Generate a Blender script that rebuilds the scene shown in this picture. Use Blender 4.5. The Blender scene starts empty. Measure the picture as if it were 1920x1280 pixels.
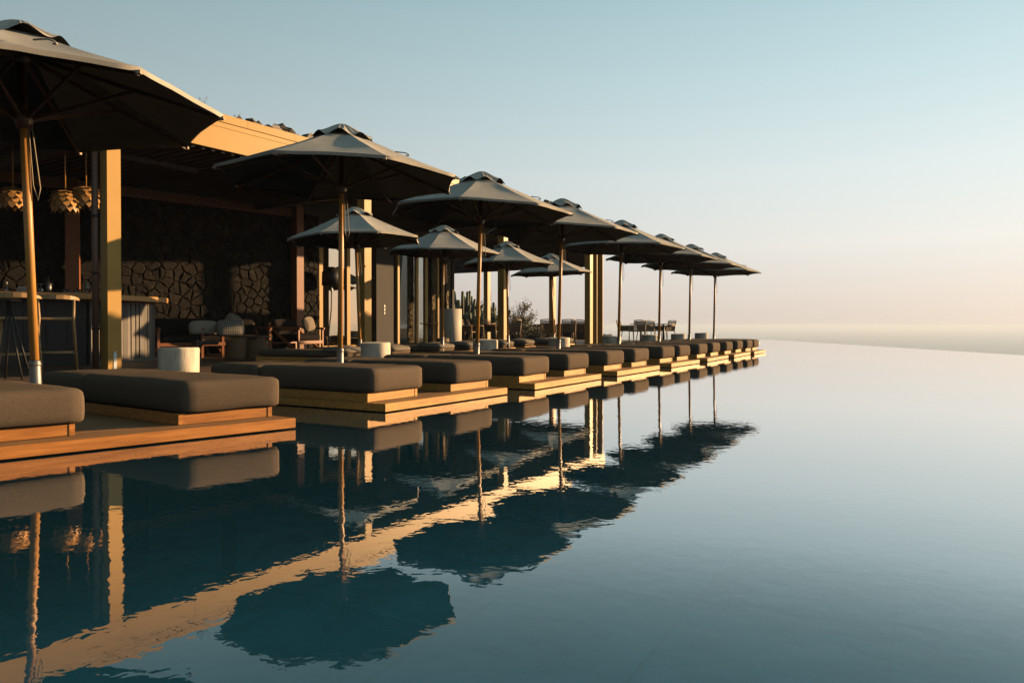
import bpy, bmesh, math, random
from mathutils import Vector, Matrix, noise
random.seed(7)
sc = bpy.context.scene
col = sc.collection
PI = math.pi
def R(a): return math.radians(a)

# ------------------------------------------------------------------ camera, sky, sun, exposure
H = 0.74                                   # eye height above the pool water (z = 0)
cam_d = bpy.data.cameras.new('camera'); cam = bpy.data.objects.new('camera', cam_d); col.objects.link(cam)
cam_d.sensor_width = 36; cam_d.lens = 1350 / 1920 * 36
cam_d.clip_start = 0.05; cam_d.clip_end = 90000
cam.location = (0, 0, H)
cam.rotation_euler = (R(90 - 0.6), 0, 0)
cam_d.shift_y = -16 / 1920
sc.camera = cam

SUN_AZ, SUN_EL = 64.0, 11.5                # azimuth clockwise from +Y (the viewing direction)
w = bpy.data.worlds.new('World'); sc.world = w; w.use_nodes = True
nt = w.node_tree; nt.nodes.clear()
sky = nt.nodes.new('ShaderNodeTexSky'); sky.sky_type = 'NISHITA'; sky.sun_disc = False
sky.sun_elevation = R(SUN_EL); sky.sun_rotation = R(SUN_AZ)
sky.altitude = 100; sky.air_density = 1.0; sky.dust_density = 1.0; sky.ozone_density = 1.0
# the clear hazy evening: the physical sky blended with a milky vertical gradient that brightens towards the sun
N_, K_ = nt.nodes, nt.links
EXPO = 1.1
gm_ = N_.new('ShaderNodeNewGeometry'); 
neg = N_.new('ShaderNodeVectorMath'); neg.operation = 'SCALE'; neg.inputs['Scale'].default_value = -1.0; K_.new(gm_.outputs['Incoming'], neg.inputs[0])
nrm = N_.new('ShaderNodeVectorMath'); nrm.operation = 'NORMALIZE'; K_.new(neg.outputs[0], nrm.inputs[0])
sx_ = N_.new('ShaderNodeSeparateXYZ'); K_.new(nrm.outputs[0], sx_.inputs[0])
asn = N_.new('ShaderNodeMath'); asn.operation = 'ARCSINE'; K_.new(sx_.outputs['Z'], asn.inputs[0])
el = N_.new('ShaderNodeMath'); el.operation = 'MULTIPLY'; el.inputs[1].default_value = 1 / (PI / 2); K_.new(asn.outputs[0], el.inputs[0])
rmp = N_.new('ShaderNodeValToRGB'); K_.new(el.outputs[0], rmp.inputs[0])
STOPS = [(0, (.61, .535, .485)), (2.5, (.65, .585, .54)), (6, (.695, .675, .635)), (11, (.625, .685, .675)), (17, (.495, .62, .64)), (26, (.33, .50, .54)), (45, (.13, .25, .30)), (90, (.06, .14, .19))]
cr = rmp.color_ramp
while len(cr.elements) < len(STOPS): cr.elements.new(.5)
for e_, (a_, c_) in zip(cr.elements, STOPS): e_.position = a_ / 90; e_.color = (*c_, 1)
SD = (math.sin(R(SUN_AZ)) * math.cos(R(SUN_EL)), math.cos(R(SUN_AZ)) * math.cos(R(SUN_EL)), math.sin(R(SUN_EL)))
dt = N_.new('ShaderNodeVectorMath'); dt.operation = 'DOT_PRODUCT'; dt.inputs[1].default_value = SD; K_.new(nrm.outputs[0], dt.inputs[0])
az = N_.new('ShaderNodeMath'); az.operation = 'MULTIPLY_ADD'; az.inputs[1].default_value = .54; az.inputs[2].default_value = .77; K_.new(dt.outputs['Value'], az.inputs[0])
scl = N_.new('ShaderNodeVectorMath'); scl.operation = 'SCALE'; K_.new(rmp.outputs[0], scl.inputs[0]); K_.new(az.outputs[0], scl.inputs['Scale'])
up_ = N_.new('ShaderNodeVectorMath'); up_.operation = 'SCALE'; up_.inputs['Scale'].default_value = 10 / 2 ** EXPO; K_.new(scl.outputs[0], up_.inputs[0])
mxs = N_.new('ShaderNodeMix'); mxs.data_type = 'RGBA'; mxs.inputs[0].default_value = .95
K_.new(sky.outputs[0], mxs.inputs[6]); K_.new(up_.outputs[0], mxs.inputs[7])
bg = N_.new('ShaderNodeBackground'); bg.inputs['Strength'].default_value = 0.10
wo = N_.new('ShaderNodeOutputWorld')
K_.new(mxs.outputs[2], bg.inputs['Color']); K_.new(bg.outputs[0], wo.inputs['Surface'])

sl = bpy.data.lights.new('sun', 'SUN'); sun = bpy.data.objects.new('sun', sl); col.objects.link(sun)
sl.energy = 5.0; sl.angle = R(0.6); sl.color = (1.0, 0.66, 0.34)
sd = Vector((math.sin(R(SUN_AZ)) * math.cos(R(SUN_EL)), math.cos(R(SUN_AZ)) * math.cos(R(SUN_EL)), math.sin(R(SUN_EL))))
sun.rotation_euler = sd.to_track_quat('Z', 'Y').to_euler(); sun.location = (30, 10, 30)

vs = sc.view_settings
vs.view_transform = 'Standard'; vs.look = 'None'; vs.gamma = 1; vs.use_curve_mapping = False; vs.exposure = EXPO
sc.cycles.max_bounces = 8; sc.cycles.diffuse_bounces = 0; sc.cycles.transparent_max_bounces = 12
sc.cycles.caustics_reflective = False; sc.cycles.caustics_refractive = False
sc.cycles.use_denoising = True

# ------------------------------------------------------------------ materials
def mat(name, c, rough=0.6, var=0.12, scale=6.0, stretch=(1, 1, 1), bump=0.0, bscale=60.0, bstretch=None, rnd=0.12, metal=0.0, spec=0.4,
        c2=None, transl=0.0, sheen=0.0):
    m = bpy.data.materials.new(name); m.use_nodes = True
    n = m.node_tree.nodes; l = m.node_tree.links
    b = n['Principled BSDF']; b.inputs['Roughness'].default_value = rough; b.inputs['Metallic'].default_value = metal
    b.inputs['Specular IOR Level'].default_value = spec
    tc = n.new('ShaderNodeTexCoord'); oi = n.new('ShaderNodeObjectInfo')
    off = n.new('ShaderNodeVectorMath'); off.operation = 'MULTIPLY_ADD'
    l.new(oi.outputs['Random'], off.inputs[0]); off.inputs[1].default_value = (37, 91, 53); l.new(tc.outputs['Object'], off.inputs[2])
    mp = n.new('ShaderNodeMapping'); mp.inputs['Scale'].default_value = stretch; l.new(off.outputs[0], mp.inputs[0])
    nz = n.new('ShaderNodeTexNoise'); nz.inputs['Scale'].default_value = scale; nz.inputs['Detail'].default_value = 6; nz.inputs['Roughness'].default_value = .6
    l.new(mp.outputs[0], nz.inputs['Vector'])
    rp = n.new('ShaderNodeValToRGB'); a = c; z = c2 or c
    lo = [max(0, x * (1 - var)) for x in a]; hi = [x * (1 + var) for x in z]
    rp.color_ramp.elements[0].position = .3; rp.color_ramp.elements[1].position = .7
    rp.color_ramp.elements[0].color = (*lo, 1); rp.color_ramp.elements[1].color = (*hi, 1)
    l.new(nz.outputs[0], rp.inputs[0])
    hs = n.new('ShaderNodeHueSaturation')
    mr = n.new('ShaderNodeMapRange'); mr.inputs['To Min'].default_value = 1 - rnd; mr.inputs['To Max'].default_value = 1 + rnd
    l.new(oi.outputs['Random'], mr.inputs['Value']); l.new(mr.outputs[0], hs.inputs['Value']); l.new(rp.outputs[0], hs.inputs['Color'])
    l.new(hs.outputs[0], b.inputs['Base Color'])
    if bump:
        mp2 = n.new('ShaderNodeMapping'); mp2.inputs['Scale'].default_value = bstretch or stretch; l.new(off.outputs[0], mp2.inputs[0])
        n2 = n.new('ShaderNodeTexNoise'); n2.inputs['Scale'].default_value = bscale; n2.inputs['Detail'].default_value = 4; l.new(mp2.outputs[0], n2.inputs['Vector'])
        bp = n.new('ShaderNodeBump'); bp.inputs['Strength'].default_value = bump; bp.inputs['Distance'].default_value = .01
        l.new(n2.outputs[0], bp.inputs['Height']); l.new(bp.outputs[0], b.inputs['Normal'])
    if sheen: b.inputs['Sheen Weight'].default_value = sheen
    if transl:
        t = n.new('ShaderNodeBsdfTranslucent'); l.new(hs.outputs[0], t.inputs['Color'])
        mx = n.new('ShaderNodeMixShader'); mx.inputs[0].default_value = transl
        l.new(b.outputs[0], mx.inputs[1]); l.new(t.outputs[0], mx.inputs[2]); l.new(mx.outputs[0], n['Material Output'].inputs['Surface'])
    return m

M = {}
M['teak'] = mat('teak', (.45, .205, .046), .5, .2, 3, (1, 14, 14), .25, 40, (1, 22, 22), .12, spec=.22, c2=(.55, .275, .070))
M['teak_red'] = mat('red_teak', (.39, .142, .034), .5, .2, 3, (1, 14, 14), .25, 40, (1, 22, 22), .12, spec=.22, c2=(.50, .20, .05))
M['plank'] = mat('shaded_teak', (.22, .118, .046), .55, .22, 3, (1, 14, 14), .3, 40, (1, 22, 22), .16, spec=.22, c2=(.31, .16, .072))  # teak darkened: shade on the platform tops is put into the colour
M['deck'] = mat('deck_wood', (.085, .050, .030), .6, .2, 3, (1, 14, 14), .35, 40, (1, 22, 22), .16, c2=(.11, .068, .042))
M['pole'] = mat('pole_wood', (.46, .215, .05), .42, .14, 4, (12, 12, 1), .1, 40, None, .08, spec=.45)
M['rib'] = mat('rib_wood', (.09, .04, .02), .5, .15, 4, (10, 10, 1), 0)
M['canvas'] = mat('canvas', (.41, .37, .315), .9, .10, 5, (1, 1, 1), .25, 260, None, .05, spec=.03, transl=.006)
M['cushion'] = mat('cushion_fabric', (.120, .088, .063), .95, .32, 70, (1, 7, 7), .08, 160, (1, 5, 5), .06, spec=.02)
M['pillow'] = mat('pillow_fabric', (.19, .16, .13), .95, .14, 80, (1, 5, 5), .3, 160, None, .06, spec=.02)
M['ochre'] = mat('ochre_metal', (.425, .232, .052), .5, .05, 2, (1, 1, 1), .04, 300, None, .03, spec=.3)
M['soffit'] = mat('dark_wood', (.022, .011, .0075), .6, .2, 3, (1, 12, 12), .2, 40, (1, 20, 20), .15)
M['redwood'] = mat('red_wood', (.20, .065, .02), .5, .15, 4, (10, 10, 1), .1, 40, None, .08)
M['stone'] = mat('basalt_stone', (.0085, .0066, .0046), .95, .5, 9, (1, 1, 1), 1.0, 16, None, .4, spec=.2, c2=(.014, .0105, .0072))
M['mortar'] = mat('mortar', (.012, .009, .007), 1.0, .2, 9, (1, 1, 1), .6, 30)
M['litstone'] = mat('sunlit_stone', (.17, .125, .075), .95, .3, 9, (1, 1, 1), .8, 30, None, .3, c2=(.22, .165, .10))  # lighter stone, the sunlight on the door bay piers is in its colour
M['drum'] = mat('pale_wood_drum', (.46, .37, .27), .8, .3, 7, (1, 1, .3), .3, 26, None, .06, spec=.25, c2=(.58, .50, .40))
M['steel'] = mat('brushed_steel', (.16, .155, .15), .5, .1, 6, (8, 8, 1), .05, 60, None, .04, metal=1.0)
M['black'] = mat('black_metal', (.012, .011, .011), .5, .1, 5)
M['white'] = mat('white_paint', (.72, .70, .66), .5, .06, 5, rnd=.04)
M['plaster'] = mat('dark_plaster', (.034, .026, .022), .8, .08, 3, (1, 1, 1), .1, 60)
M['planter'] = mat('pale_planter', (.50, .44, .36), .7, .06, 4, (1, 1, 1), .05, 60)
M['counter'] = mat('counter_wood', (.48, .225, .06), .38, .16, 3, (1, 12, 12), .1, 40, None, .08, spec=.5)
M['slat'] = mat('grey_slat_wood', (.12, .10, .085), .7, .25, 4, (12, 12, 1), .35, 40, (18, 18, 1), .3)
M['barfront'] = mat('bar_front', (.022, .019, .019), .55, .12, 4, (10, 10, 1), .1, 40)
M['oak'] = mat('pale_oak', (.34, .20, .085), .5, .12, 4, (10, 10, 1), .08, 40, None, .06)
M['rattan'] = mat('rattan', (.13, .075, .032), .7, .25, 50, (1, 1, 1), .6, 90, None, .2)
M['veneer'] = mat('wood_veneer', (.42, .21, .065), .45, .12, 3, (10, 1, 1), .05, 40, None, .18)
M['linen'] = mat('linen', (.34, .285, .22), .9, .1, 40, (1, 6, 1), .4, 120)
M['rope'] = mat('cord', (.33, .26, .18), .8, .1, 30)
M['tile'] = mat('pool_tile', (.060, .225, .275), .5, .42, 2.2, (1, 1, 1), .2, 14, None, .16, spec=.3, c2=(.10, .32, .36))
M['poolwall'] = mat('pool_wall', (.075, .24, .28), .6, .2, 3)
M['rim'] = mat('rim_stone', (.10, .12, .12), .3, .15, 6)
M['earth'] = mat('earth', (.10, .075, .05), 1.0, .35, .4, (1, 1, 1), .6, 4, c2=(.15, .12, .08))
M['rock'] = mat('lava_rock', (.035, .028, .023), 1.0, .4, 5, (1, 1, 1), .9, 18, None, .45, c2=(.09, .07, .05))
M['palerock'] = mat('pale_rock', (.42, .33, .24), 1.0, .25, 6, (1, 1, 1), .6, 20, None, .1)
M['cactus'] = mat('cactus', (.050, .062, .030), .7, .25, 9, (1, 1, .3), .3, 40, None, .2, c2=(.085, .085, .040))
M['leaf'] = mat('leaf', (.065, .062, .026), .6, .3, 3, rnd=.3, transl=.2, c2=(.11, .090, .035))
M['hedge'] = mat('hedge_leaf', (.040, .048, .018), .6, .3, 3, rnd=.3, transl=.15, c2=(.075, .070, .025))
M['bark'] = mat('bark', (.07, .05, .035), .9, .3, 8, (1, 1, .3), .5, 30)
M['hill'] = mat('far_rock', (.060, .055, .050), 1.0, .35, 1.2, (1, 1, 1), .8, 3)
M['pipe'] = mat('brown_pipe', (.12, .065, .045), .5, .1, 3)
M['black_cushion'] = mat('black_cushion', (.018, .015, .014), .95, .1, 40, spec=.02)
M['shaded_linen'] = mat('shaded_linen', (.20, .16, .12), .95, .1, 40, spec=.02)  # linen copy darkened to stand for shade on the lounge cushions
M['tag'] = mat('sewn_strap', (.30, .27, .23), .8, .08, 20)

def glass_mat(name, tint, rough=0.0, ior=1.5, gl=(1, 1, 1)):
    m = bpy.data.materials.new(name); m.use_nodes = True
    n = m.node_tree.nodes; l = m.node_tree.links; n.remove(n['Principled BSDF'])
    fr = n.new('ShaderNodeFresnel'); fr.inputs[0].default_value = ior
    g = n.new('ShaderNodeBsdfGlossy'); g.inputs['Roughness'].default_value = rough; g.inputs['Color'].default_value = (*gl, 1)
    t = n.new('ShaderNodeBsdfTransparent'); t.inputs[0].default_value = (*tint, 1)
    mx = n.new('ShaderNodeMixShader'); l.new(fr.outputs[0], mx.inputs[0]); l.new(t.outputs[0], mx.inputs[1]); l.new(g.outputs[0], mx.inputs[2])
    l.new(mx.outputs[0], n['Material Output'].inputs['Surface'])
    return m
M['glass'] = glass_mat('clear_glass', (.9, .9, .88))
M['window'] = glass_mat('sunset_tinted_glass', (.25, .22, .2), ior=8.0, gl=(1, .84, .66))  # warm gloss colour paints the tan of the sunset into the reflection
# pool water: Fresnel mix of mirror reflection and the tinted floor seen through it, tiny ripples
m = glass_mat('pool_water', (.80, .95, .97), ior=1.333); M['water'] = m
n = m.node_tree.nodes; l = m.node_tree.links
tc = n.new('ShaderNodeTexCoord')
mp = n.new('ShaderNodeMapping'); mp.inputs['Scale'].default_value = (1.0, 1.0, 1.0); mp.inputs['Rotation'].default_value = (0, 0, R(25)); l.new(tc.outputs['Object'], mp.inputs[0])
n1 = n.new('ShaderNodeTexNoise'); n1.inputs['Scale'].default_value = 13.0; n1.inputs['Detail'].default_value = 2.5; n1.inputs['Roughness'].default_value = .5; n1.inputs['Distortion'].default_value = .4
l.new(mp.outputs[0], n1.inputs['Vector'])
b1 = n.new('ShaderNodeBump'); b1.inputs['Strength'].default_value = .009; b1.inputs['Distance'].default_value = .05
l.new(n1.outputs[0], b1.inputs['Height'])
df = n.new('ShaderNodeBsdfDiffuse'); df.inputs[0].default_value = (.028, .150, .225, 1)
tr_ = [nd for nd in n if nd.type == 'BSDF_TRANSPARENT'][0]; mt = n.new('ShaderNodeMixShader'); mt.inputs[0].default_value = .32
fr_ = [nd for nd in n if nd.type == 'FRESNEL'][0]; pw_n = n.new('ShaderNodeValToRGB'); RAMP = [(.02, .02), (.09, .14), (.125, .225), (.20, .51), (.28, .64), (.42, .77), (.57, .86), (.75, .93), (1, 1)]
while len(pw_n.color_ramp.elements) < len(RAMP): pw_n.color_ramp.elements.new(.5)
for e_, (p_, v_) in zip(pw_n.color_ramp.elements, RAMP): e_.position = p_; e_.color = (v_, v_, v_, 1)
mx_ = [nd for nd in n if nd.type == 'MIX_SHADER'][0]; l.new(fr_.outputs[0], pw_n.inputs[0]); l.new(pw_n.outputs[0], mx_.inputs[0]); l.new(tr_.outputs[0], mt.inputs[1]); l.new(df.outputs[0], mt.inputs[2]); l.new(mt.outputs[0], mx_.inputs[1])
for nd in n:
    if nd.type in ('FRESNEL', 'BSDF_GLOSSY'): l.new(b1.outputs[0], nd.inputs['Normal'])
# sea: dark blue, rough with wind ripples
m = mat('sea_water', (.030, .060, .068), .32, .1, .004, bump=.25, bscale=.05, spec=.5); M['sea'] = m

# ------------------------------------------------------------------ mesh helpers
class MB:
    def __init__(s): s.v = []; s.f = []; s.sm = []
    def add(s, vs, fs, smooth=False):
        o = len(s.v); s.v += [tuple(v) for v in vs]; s.f += [tuple(i + o for i in f) for f in fs]; s.sm += [smooth] * len(fs)
    def box(s, x0, y0, z0, x1, y1, z1, bev=0.0):
        if bev <= 0:
            vs = [(x0, y0, z0), (x1, y0, z0), (x1, y1, z0), (x0, y1, z0), (x0, y0, z1), (x1, y0, z1), (x1, y1, z1), (x0, y1, z1)]
            s.add(vs, [(0, 3, 2, 1), (4, 5, 6, 7), (0, 1, 5, 4), (1, 2, 6, 5), (2, 3, 7, 6), (3, 0, 4, 7)]); return
        b = bev
        vs = []
        for z, i in ((z0, b), (z0 + b, 0), (z1 - b, 0), (z1, b)):
            vs += [(x0 + i, y0 + i, z), (x1 - i, y0 + i, z), (x1 - i, y1 - i, z), (x0 + i, y1 - i, z)]
        fs = [(0, 3, 2, 1), (12, 13, 14, 15)]
        for k in range(3):
            a = k * 4
            for i in range(4): j = (i + 1) % 4; fs.append((a + i, a + j, a + 4 + j, a + 4 + i))
        s.add(vs, fs)
    def tube(s, pts, r, n=8, cap=True, smooth=True):
        pts = [Vector(p) for p in pts]; rs = r if isinstance(r, (list, tuple)) else [r] * len(pts)
        vs = []; fs = []
        t0 = (pts[1] - pts[0]).normalized(); up = Vector((0, 0, 1)) if abs(t0.z) < .9 else Vector((1, 0, 0))
        a = t0.cross(up).normalized()
        for i, p in enumerate(pts):
            t = (pts[min(i + 1, len(pts) - 1)] - pts[max(i - 1, 0)])
            t = t.normalized() if t.length > 1e-9 else t0
            a = (a - t * a.dot(t)); a = a.normalized() if a.length > 1e-6 else t.orthogonal().normalized()
            b = t.cross(a)
            for k in range(n):
                an = 2 * PI * k / n; vs.append(p + (a * math.cos(an) + b * math.sin(an)) * rs[i])
        for i in range(len(pts) - 1):
            for k in range(n):
                k2 = (k + 1) % n; fs.append((i * n + k, i * n + k2, (i + 1) * n + k2, (i + 1) * n + k))
        s.add(vs, fs, smooth)
        if cap:
            e = (len(pts) - 1) * n; o = len(s.v) - len(vs)
            s.f.append(tuple(o + k for k in reversed(range(n)))); s.sm.append(False)
            s.f.append(tuple(o + e + k for k in range(n))); s.sm.append(False)
    def lathe(s, prof, n=24, cx=0, cy=0, smooth=True):
        vs = []; fs = []
        for (r, z) in prof:
            for k in range(n): vs.append((cx + r * math.cos(2 * PI * k / n), cy + r * math.sin(2 * PI * k / n), z))
        for i in range(len(prof) - 1):
            for k in range(n):
                k2 = (k + 1) % n; fs.append((i * n + k, i * n + k2, (i + 1) * n + k2, (i + 1) * n + k))
        s.add(vs, fs, smooth)
    def bar(s, p, q, wx, wz):   # rectangular bar from p to q
        p = Vector(p); q = Vector(q); t = (q - p).normalized()
        up = Vector((0, 0, 1)) if abs(t.z) < .95 else Vector((0, 1, 0))
        a = t.cross(up).normalized() * wx / 2; b = a.cross(t).normalized() * wz / 2
        vs = [p - a - b, p + a - b, p + a + b, p - a + b, q - a - b, q + a - b, q + a + b, q - a + b]
        s.add(vs, [(0, 1, 2, 3), (7, 6, 5, 4), (0, 4, 5, 1), (1, 5, 6, 2), (2, 6, 7, 3), (3, 7, 4, 0)])
    def mesh(s, name, m):
        me = bpy.data.meshes.new(name); me.from_pydata([tuple(v) for v in s.v], [], s.f)
        me.polygons.foreach_set('use_smooth', s.sm); me.materials.append(m)
        bm = bmesh.new(); bm.from_mesh(me); bmesh.ops.recalc_face_normals(bm, faces=bm.faces); bm.to_mesh(me); bm.free()
        me.update(); return me
    def build(s, name, m, parent=None, loc=(0, 0, 0), rz=0.0, rot=None):
        return obj(name, s.mesh(name, m), parent, loc, rz, rot)

def obj(name, me, parent=None, loc=(0, 0, 0), rz=0.0, rot=None):
    o = bpy.data.objects.new(name, me); col.objects.link(o)
    o.location = loc; o.rotation_euler = rot or (0, 0, rz)
    if parent: o.parent = parent
    return o
def empty(name, loc=(0, 0, 0), rz=0.0, rot=None):
    return obj(name, None, None, loc, rz, rot)
def tag(o, label, cat, group=None):
    o['label'] = label; o['category'] = cat
    if group: o['group'] = group
    return o
def kids(o): return [c for c in KIDS.get(o.name, [])]
KIDS = {}
def index_children():
    KIDS.clear()
    for o in col.objects:
        if o.parent: KIDS.setdefault(o.parent.name, []).append(o)
def copy_tree(o, parent=None, loc=None, rot=None):
    c = o.copy(); col.objects.link(c); c.parent = parent
    if loc is not None: c.location = loc
    if rot is not None: c.rotation_euler = rot
    for ch in kids(o): copy_tree(ch, c)
    return c

def rounded_box(sx, sy, sz, r, n=(8, 14, 4), bulge=0.012, seed=0, sag=0.0):
    """soft cushion, centred in x/y, base at z=0"""
    bm = bmesh.new(); bmesh.ops.create_cube(bm, size=2)
    me = MB(); res = {}
    hx, hy, hz = sx / 2, sy / 2, sz / 2
    def pt(u, v, w_):
        p = Vector((u * hx, v * hy, w_ * hz))
        q = Vector((max(-hx + r, min(hx - r, p.x)), max(-hy + r, min(hy - r, p.y)), max(-hz + r, min(hz - r, p.z))))
        d = p - q
        if d.length > 1e-9: p = q + d.normalized() * r
        k = bulge
        p.z += (k if w_ > 0 else 0.3 * k) * (1 if w_ > 0 else -1) * (1 - u ** 2) * (1 - v ** 2) * abs(w_)
        p.x += k * u * (1 - w_ ** 2) * (1 - v ** 4); p.y += k * v * (1 - w_ ** 2) * (1 - u ** 4)
        nz = noise.noise(Vector((p.x * 5 + seed * 3.1, p.y * 5, p.z * 5 + seed)))
        nz2 = noise.noise(Vector((p.x * 14 + seed * 3.1, p.y * 9, p.z * 14 + seed)))
        f = 1 + .010 * nz + .004 * nz2
        p.x *= f; p.y *= 1 + .004 * nz; p.z += .006 * nz + .0025 * nz2
        return Vector((p.x, p.y, p.z + hz))
    def ss(k, N):   # denser near the edges
        t = -1 + 2 * k / N
        return math.sin(t * PI / 2) * .6 + t * .4
    nx, ny, nzz = n
    def face(fn, a, b):
        vs = []; fs = []
        for i in range(a + 1):
            for j in range(b + 1): vs.append(fn(ss(i, a), ss(j, b)))
        for i in range(a):
            for j in range(b): k = i * (b + 1) + j; fs.append((k, k + 1, k + b + 2, k + b + 1))
        me.add(vs, fs, True)
    for sg in (-1, 1):
        face(lambda u, v: pt(u, v, sg), nx, ny); face(lambda u, v: pt(u, sg, v), nx, nzz); face(lambda u, v: pt(sg, u, v), ny, nzz)
    bm.free()
    return me
def weld(me, d=1e-4):
    bm = bmesh.new(); bm.from_mesh(me); bmesh.ops.remove_doubles(bm, verts=bm.verts, dist=d)
    bmesh.ops.recalc_face_normals(bm, faces=bm.faces); bm.to_mesh(me); bm.free(); return me

def voronoi(wd, ht, n_x, n_z, jit=.62, seed=0, gap=.0035):
    rd = random.Random(seed); pts = []
    for j in range(-1, n_z + 1):
        for i in range(-1, n_x + 1):
            ox = .5 if j % 2 else 0
            pts.append(((i + .5 + ox * .8 + rd.uniform(-jit, jit)) * wd / n_x, (j + .5 + rd.uniform(-jit, jit)) * ht / n_z))
    cells = []
    for a in pts:
        poly = [(0, 0), (wd, 0), (wd, ht), (0, ht)]
        for b in pts:
            if b is a: continue
            dx, dz = b[0] - a[0], b[1] - a[1]; d2 = math.hypot(dx, dz)
            if d2 > 3.2 * max(wd / n_x, ht / n_z): continue
            mx, mz = (a[0] + b[0]) / 2, (a[1] + b[1]) / 2; nx, nz = dx / d2, dz / d2
            mx -= nx * gap / 2; mz -= nz * gap / 2
            out = []
            for k in range(len(poly)):
                p, q = poly[k], poly[(k + 1) % len(poly)]
                dp = (p[0] - mx) * nx + (p[1] - mz) * nz; dq = (q[0] - mx) * nx + (q[1] - mz) * nz
                if dp <= 0: out.append(p)
                if dp * dq < 0:
                    t = dp / (dp - dq); out.append((p[0] + (q[0] - p[0]) * t, p[1] + (q[1] - p[1]) * t))
            poly = out
            if len(poly) < 3: break
        if len(poly) >= 3:
            ar = abs(sum(poly[k][0] * poly[(k + 1) % len(poly)][1] - poly[(k + 1) % len(poly)][0] * poly[k][1] for k in range(len(poly)))) / 2
            if ar > .0012: cells.append(poly)
    return cells
def stone_mesh(poly, depth, rd, m):
    """a stone face: local x along the wall, -y out of it"""
    cx = sum(p[0] for p in poly) / len(poly); cz = sum(p[1] for p in poly) / len(poly); n = len(poly)
    mb = MB(); vs = [(p[0] - cx, 0, p[1] - cz) for p in poly]
    vs += [((p[0] - cx) * .97, -depth * rd.uniform(.45, .75), (p[1] - cz) * .97) for p in poly]
    k = rd.uniform(.74, .88); d0 = rd.uniform(.85, 1.2)
    vs += [((p[0] - cx) * k + rd.uniform(-.008, .008), -depth * d0 * rd.uniform(.9, 1.1), (p[1] - cz) * k + rd.uniform(-.008, .008)) for p in poly]
    vs.append((rd.uniform(-.01, .01), -depth * d0 * 1.06, rd.uniform(-.01, .01)))
    fs = []
    for r_ in range(2):
        for i in range(n): j = (i + 1) % n; fs.append((r_ * n + i, r_ * n + j, (r_ + 1) * n + j, (r_ + 1) * n + i))
    for i in range(n): fs.append((2 * n + i, 2 * n + (i + 1) % n, 3 * n))
    mb.add(vs, fs)
    return mb.mesh('stone', m), cx, cz
def stone_wall(name, label, cat, p0, p1, z0, z1, nx, nz, seed, m, thick=.35, depth=.034, group=None, loose=0):
    d = Vector((p1[0] - p0[0], p1[1] - p0[1])); L = d.length; rz = math.atan2(d.y, d.x)
    t = empty(name, (p0[0], p0[1], z0), rz); tag(t, label, cat, group)
    c = MB(); c.box(0, 0, 0, L, thick, z1 - z0); c.build('mortar_core', M['mortar'], t)
    rd = random.Random(seed); far = MB()
    for poly in voronoi(L, z1 - z0, nx, nz, seed=seed):
        q = []
        for k in range(len(poly)):
            a, b = poly[k], poly[(k + 1) % len(poly)]; dx, dz = b[0] - a[0], b[1] - a[1]; e = math.hypot(dx, dz); q.append(a)
            if e > .09: f = rd.uniform(.35, .65); o = rd.uniform(-.13, .03); q.append((a[0] + dx * f + dz * o, a[1] + dz * f - dx * o))
        poly = q
        me, cx, cz = stone_mesh(poly, depth * rd.uniform(.6, 1.3), rd, m)
        if cx < loose:
            far.add([(v.co.x + cx, v.co.y - .002, v.co.z + cz) for v in me.vertices], [tuple(p.vertices) for p in me.polygons]); bpy.data.meshes.remove(me)
        else: obj('stone', me, t, (cx, -.002, cz))
    if far.v: far.build('stone_field', m, t)['kind'] = 'stuff'
    return t

# ------------------------------------------------------------------ frames of reference
def at(px, D): return ((px - 960) / 1350 * D, D)
EU = Vector((math.sin(R(30.3)), math.cos(R(30.3)))); EV = Vector((-EU.y, EU.x)); ROW0 = Vector((-.05, 7.68))
def row(u, v): p = ROW0 + EU * u + EV * v; return (p.x, p.y)
ROWZ = math.atan2(EU.y, EU.x)
BE = Vector((math.sin(R(32.9)), math.cos(R(32.9)))); BN = Vector((-BE.y, BE.x)); C1 = Vector((-6.06, 10.80))
def bld(s, t): p = C1 + BE * s + BN * t; return (p.x, p.y)
BRZ = math.atan2(BE.y, BE.x)
def ray_t(px, t):        # s where the line of sight through column px meets the plane t behind the facade
    k = (px - 960) / 1350
    a = C1 + BN * t
    return (k * a.y - a.x) / (BE.x - k * BE.y)
ZD = 0.075               # deck level
ZC = 3.76                # soffit level

# ------------------------------------------------------------------ ground, sea, pool
def structure(o): o['kind'] = 'structure'; return o
V_EDGE = 2.3
# sea
mb = MB(); NS = 48
mb.add([(0, 0, 0)] + [(60000 * math.cos(2 * PI * k / NS), 60000 * math.sin(2 * PI * k / NS), 0) for k in range(NS)], [(0, 1 + k, 1 + (k + 1) % NS) for k in range(NS)])
structure(mb.build('sea', M['sea'], None, (0, 0, -60)))
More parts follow.
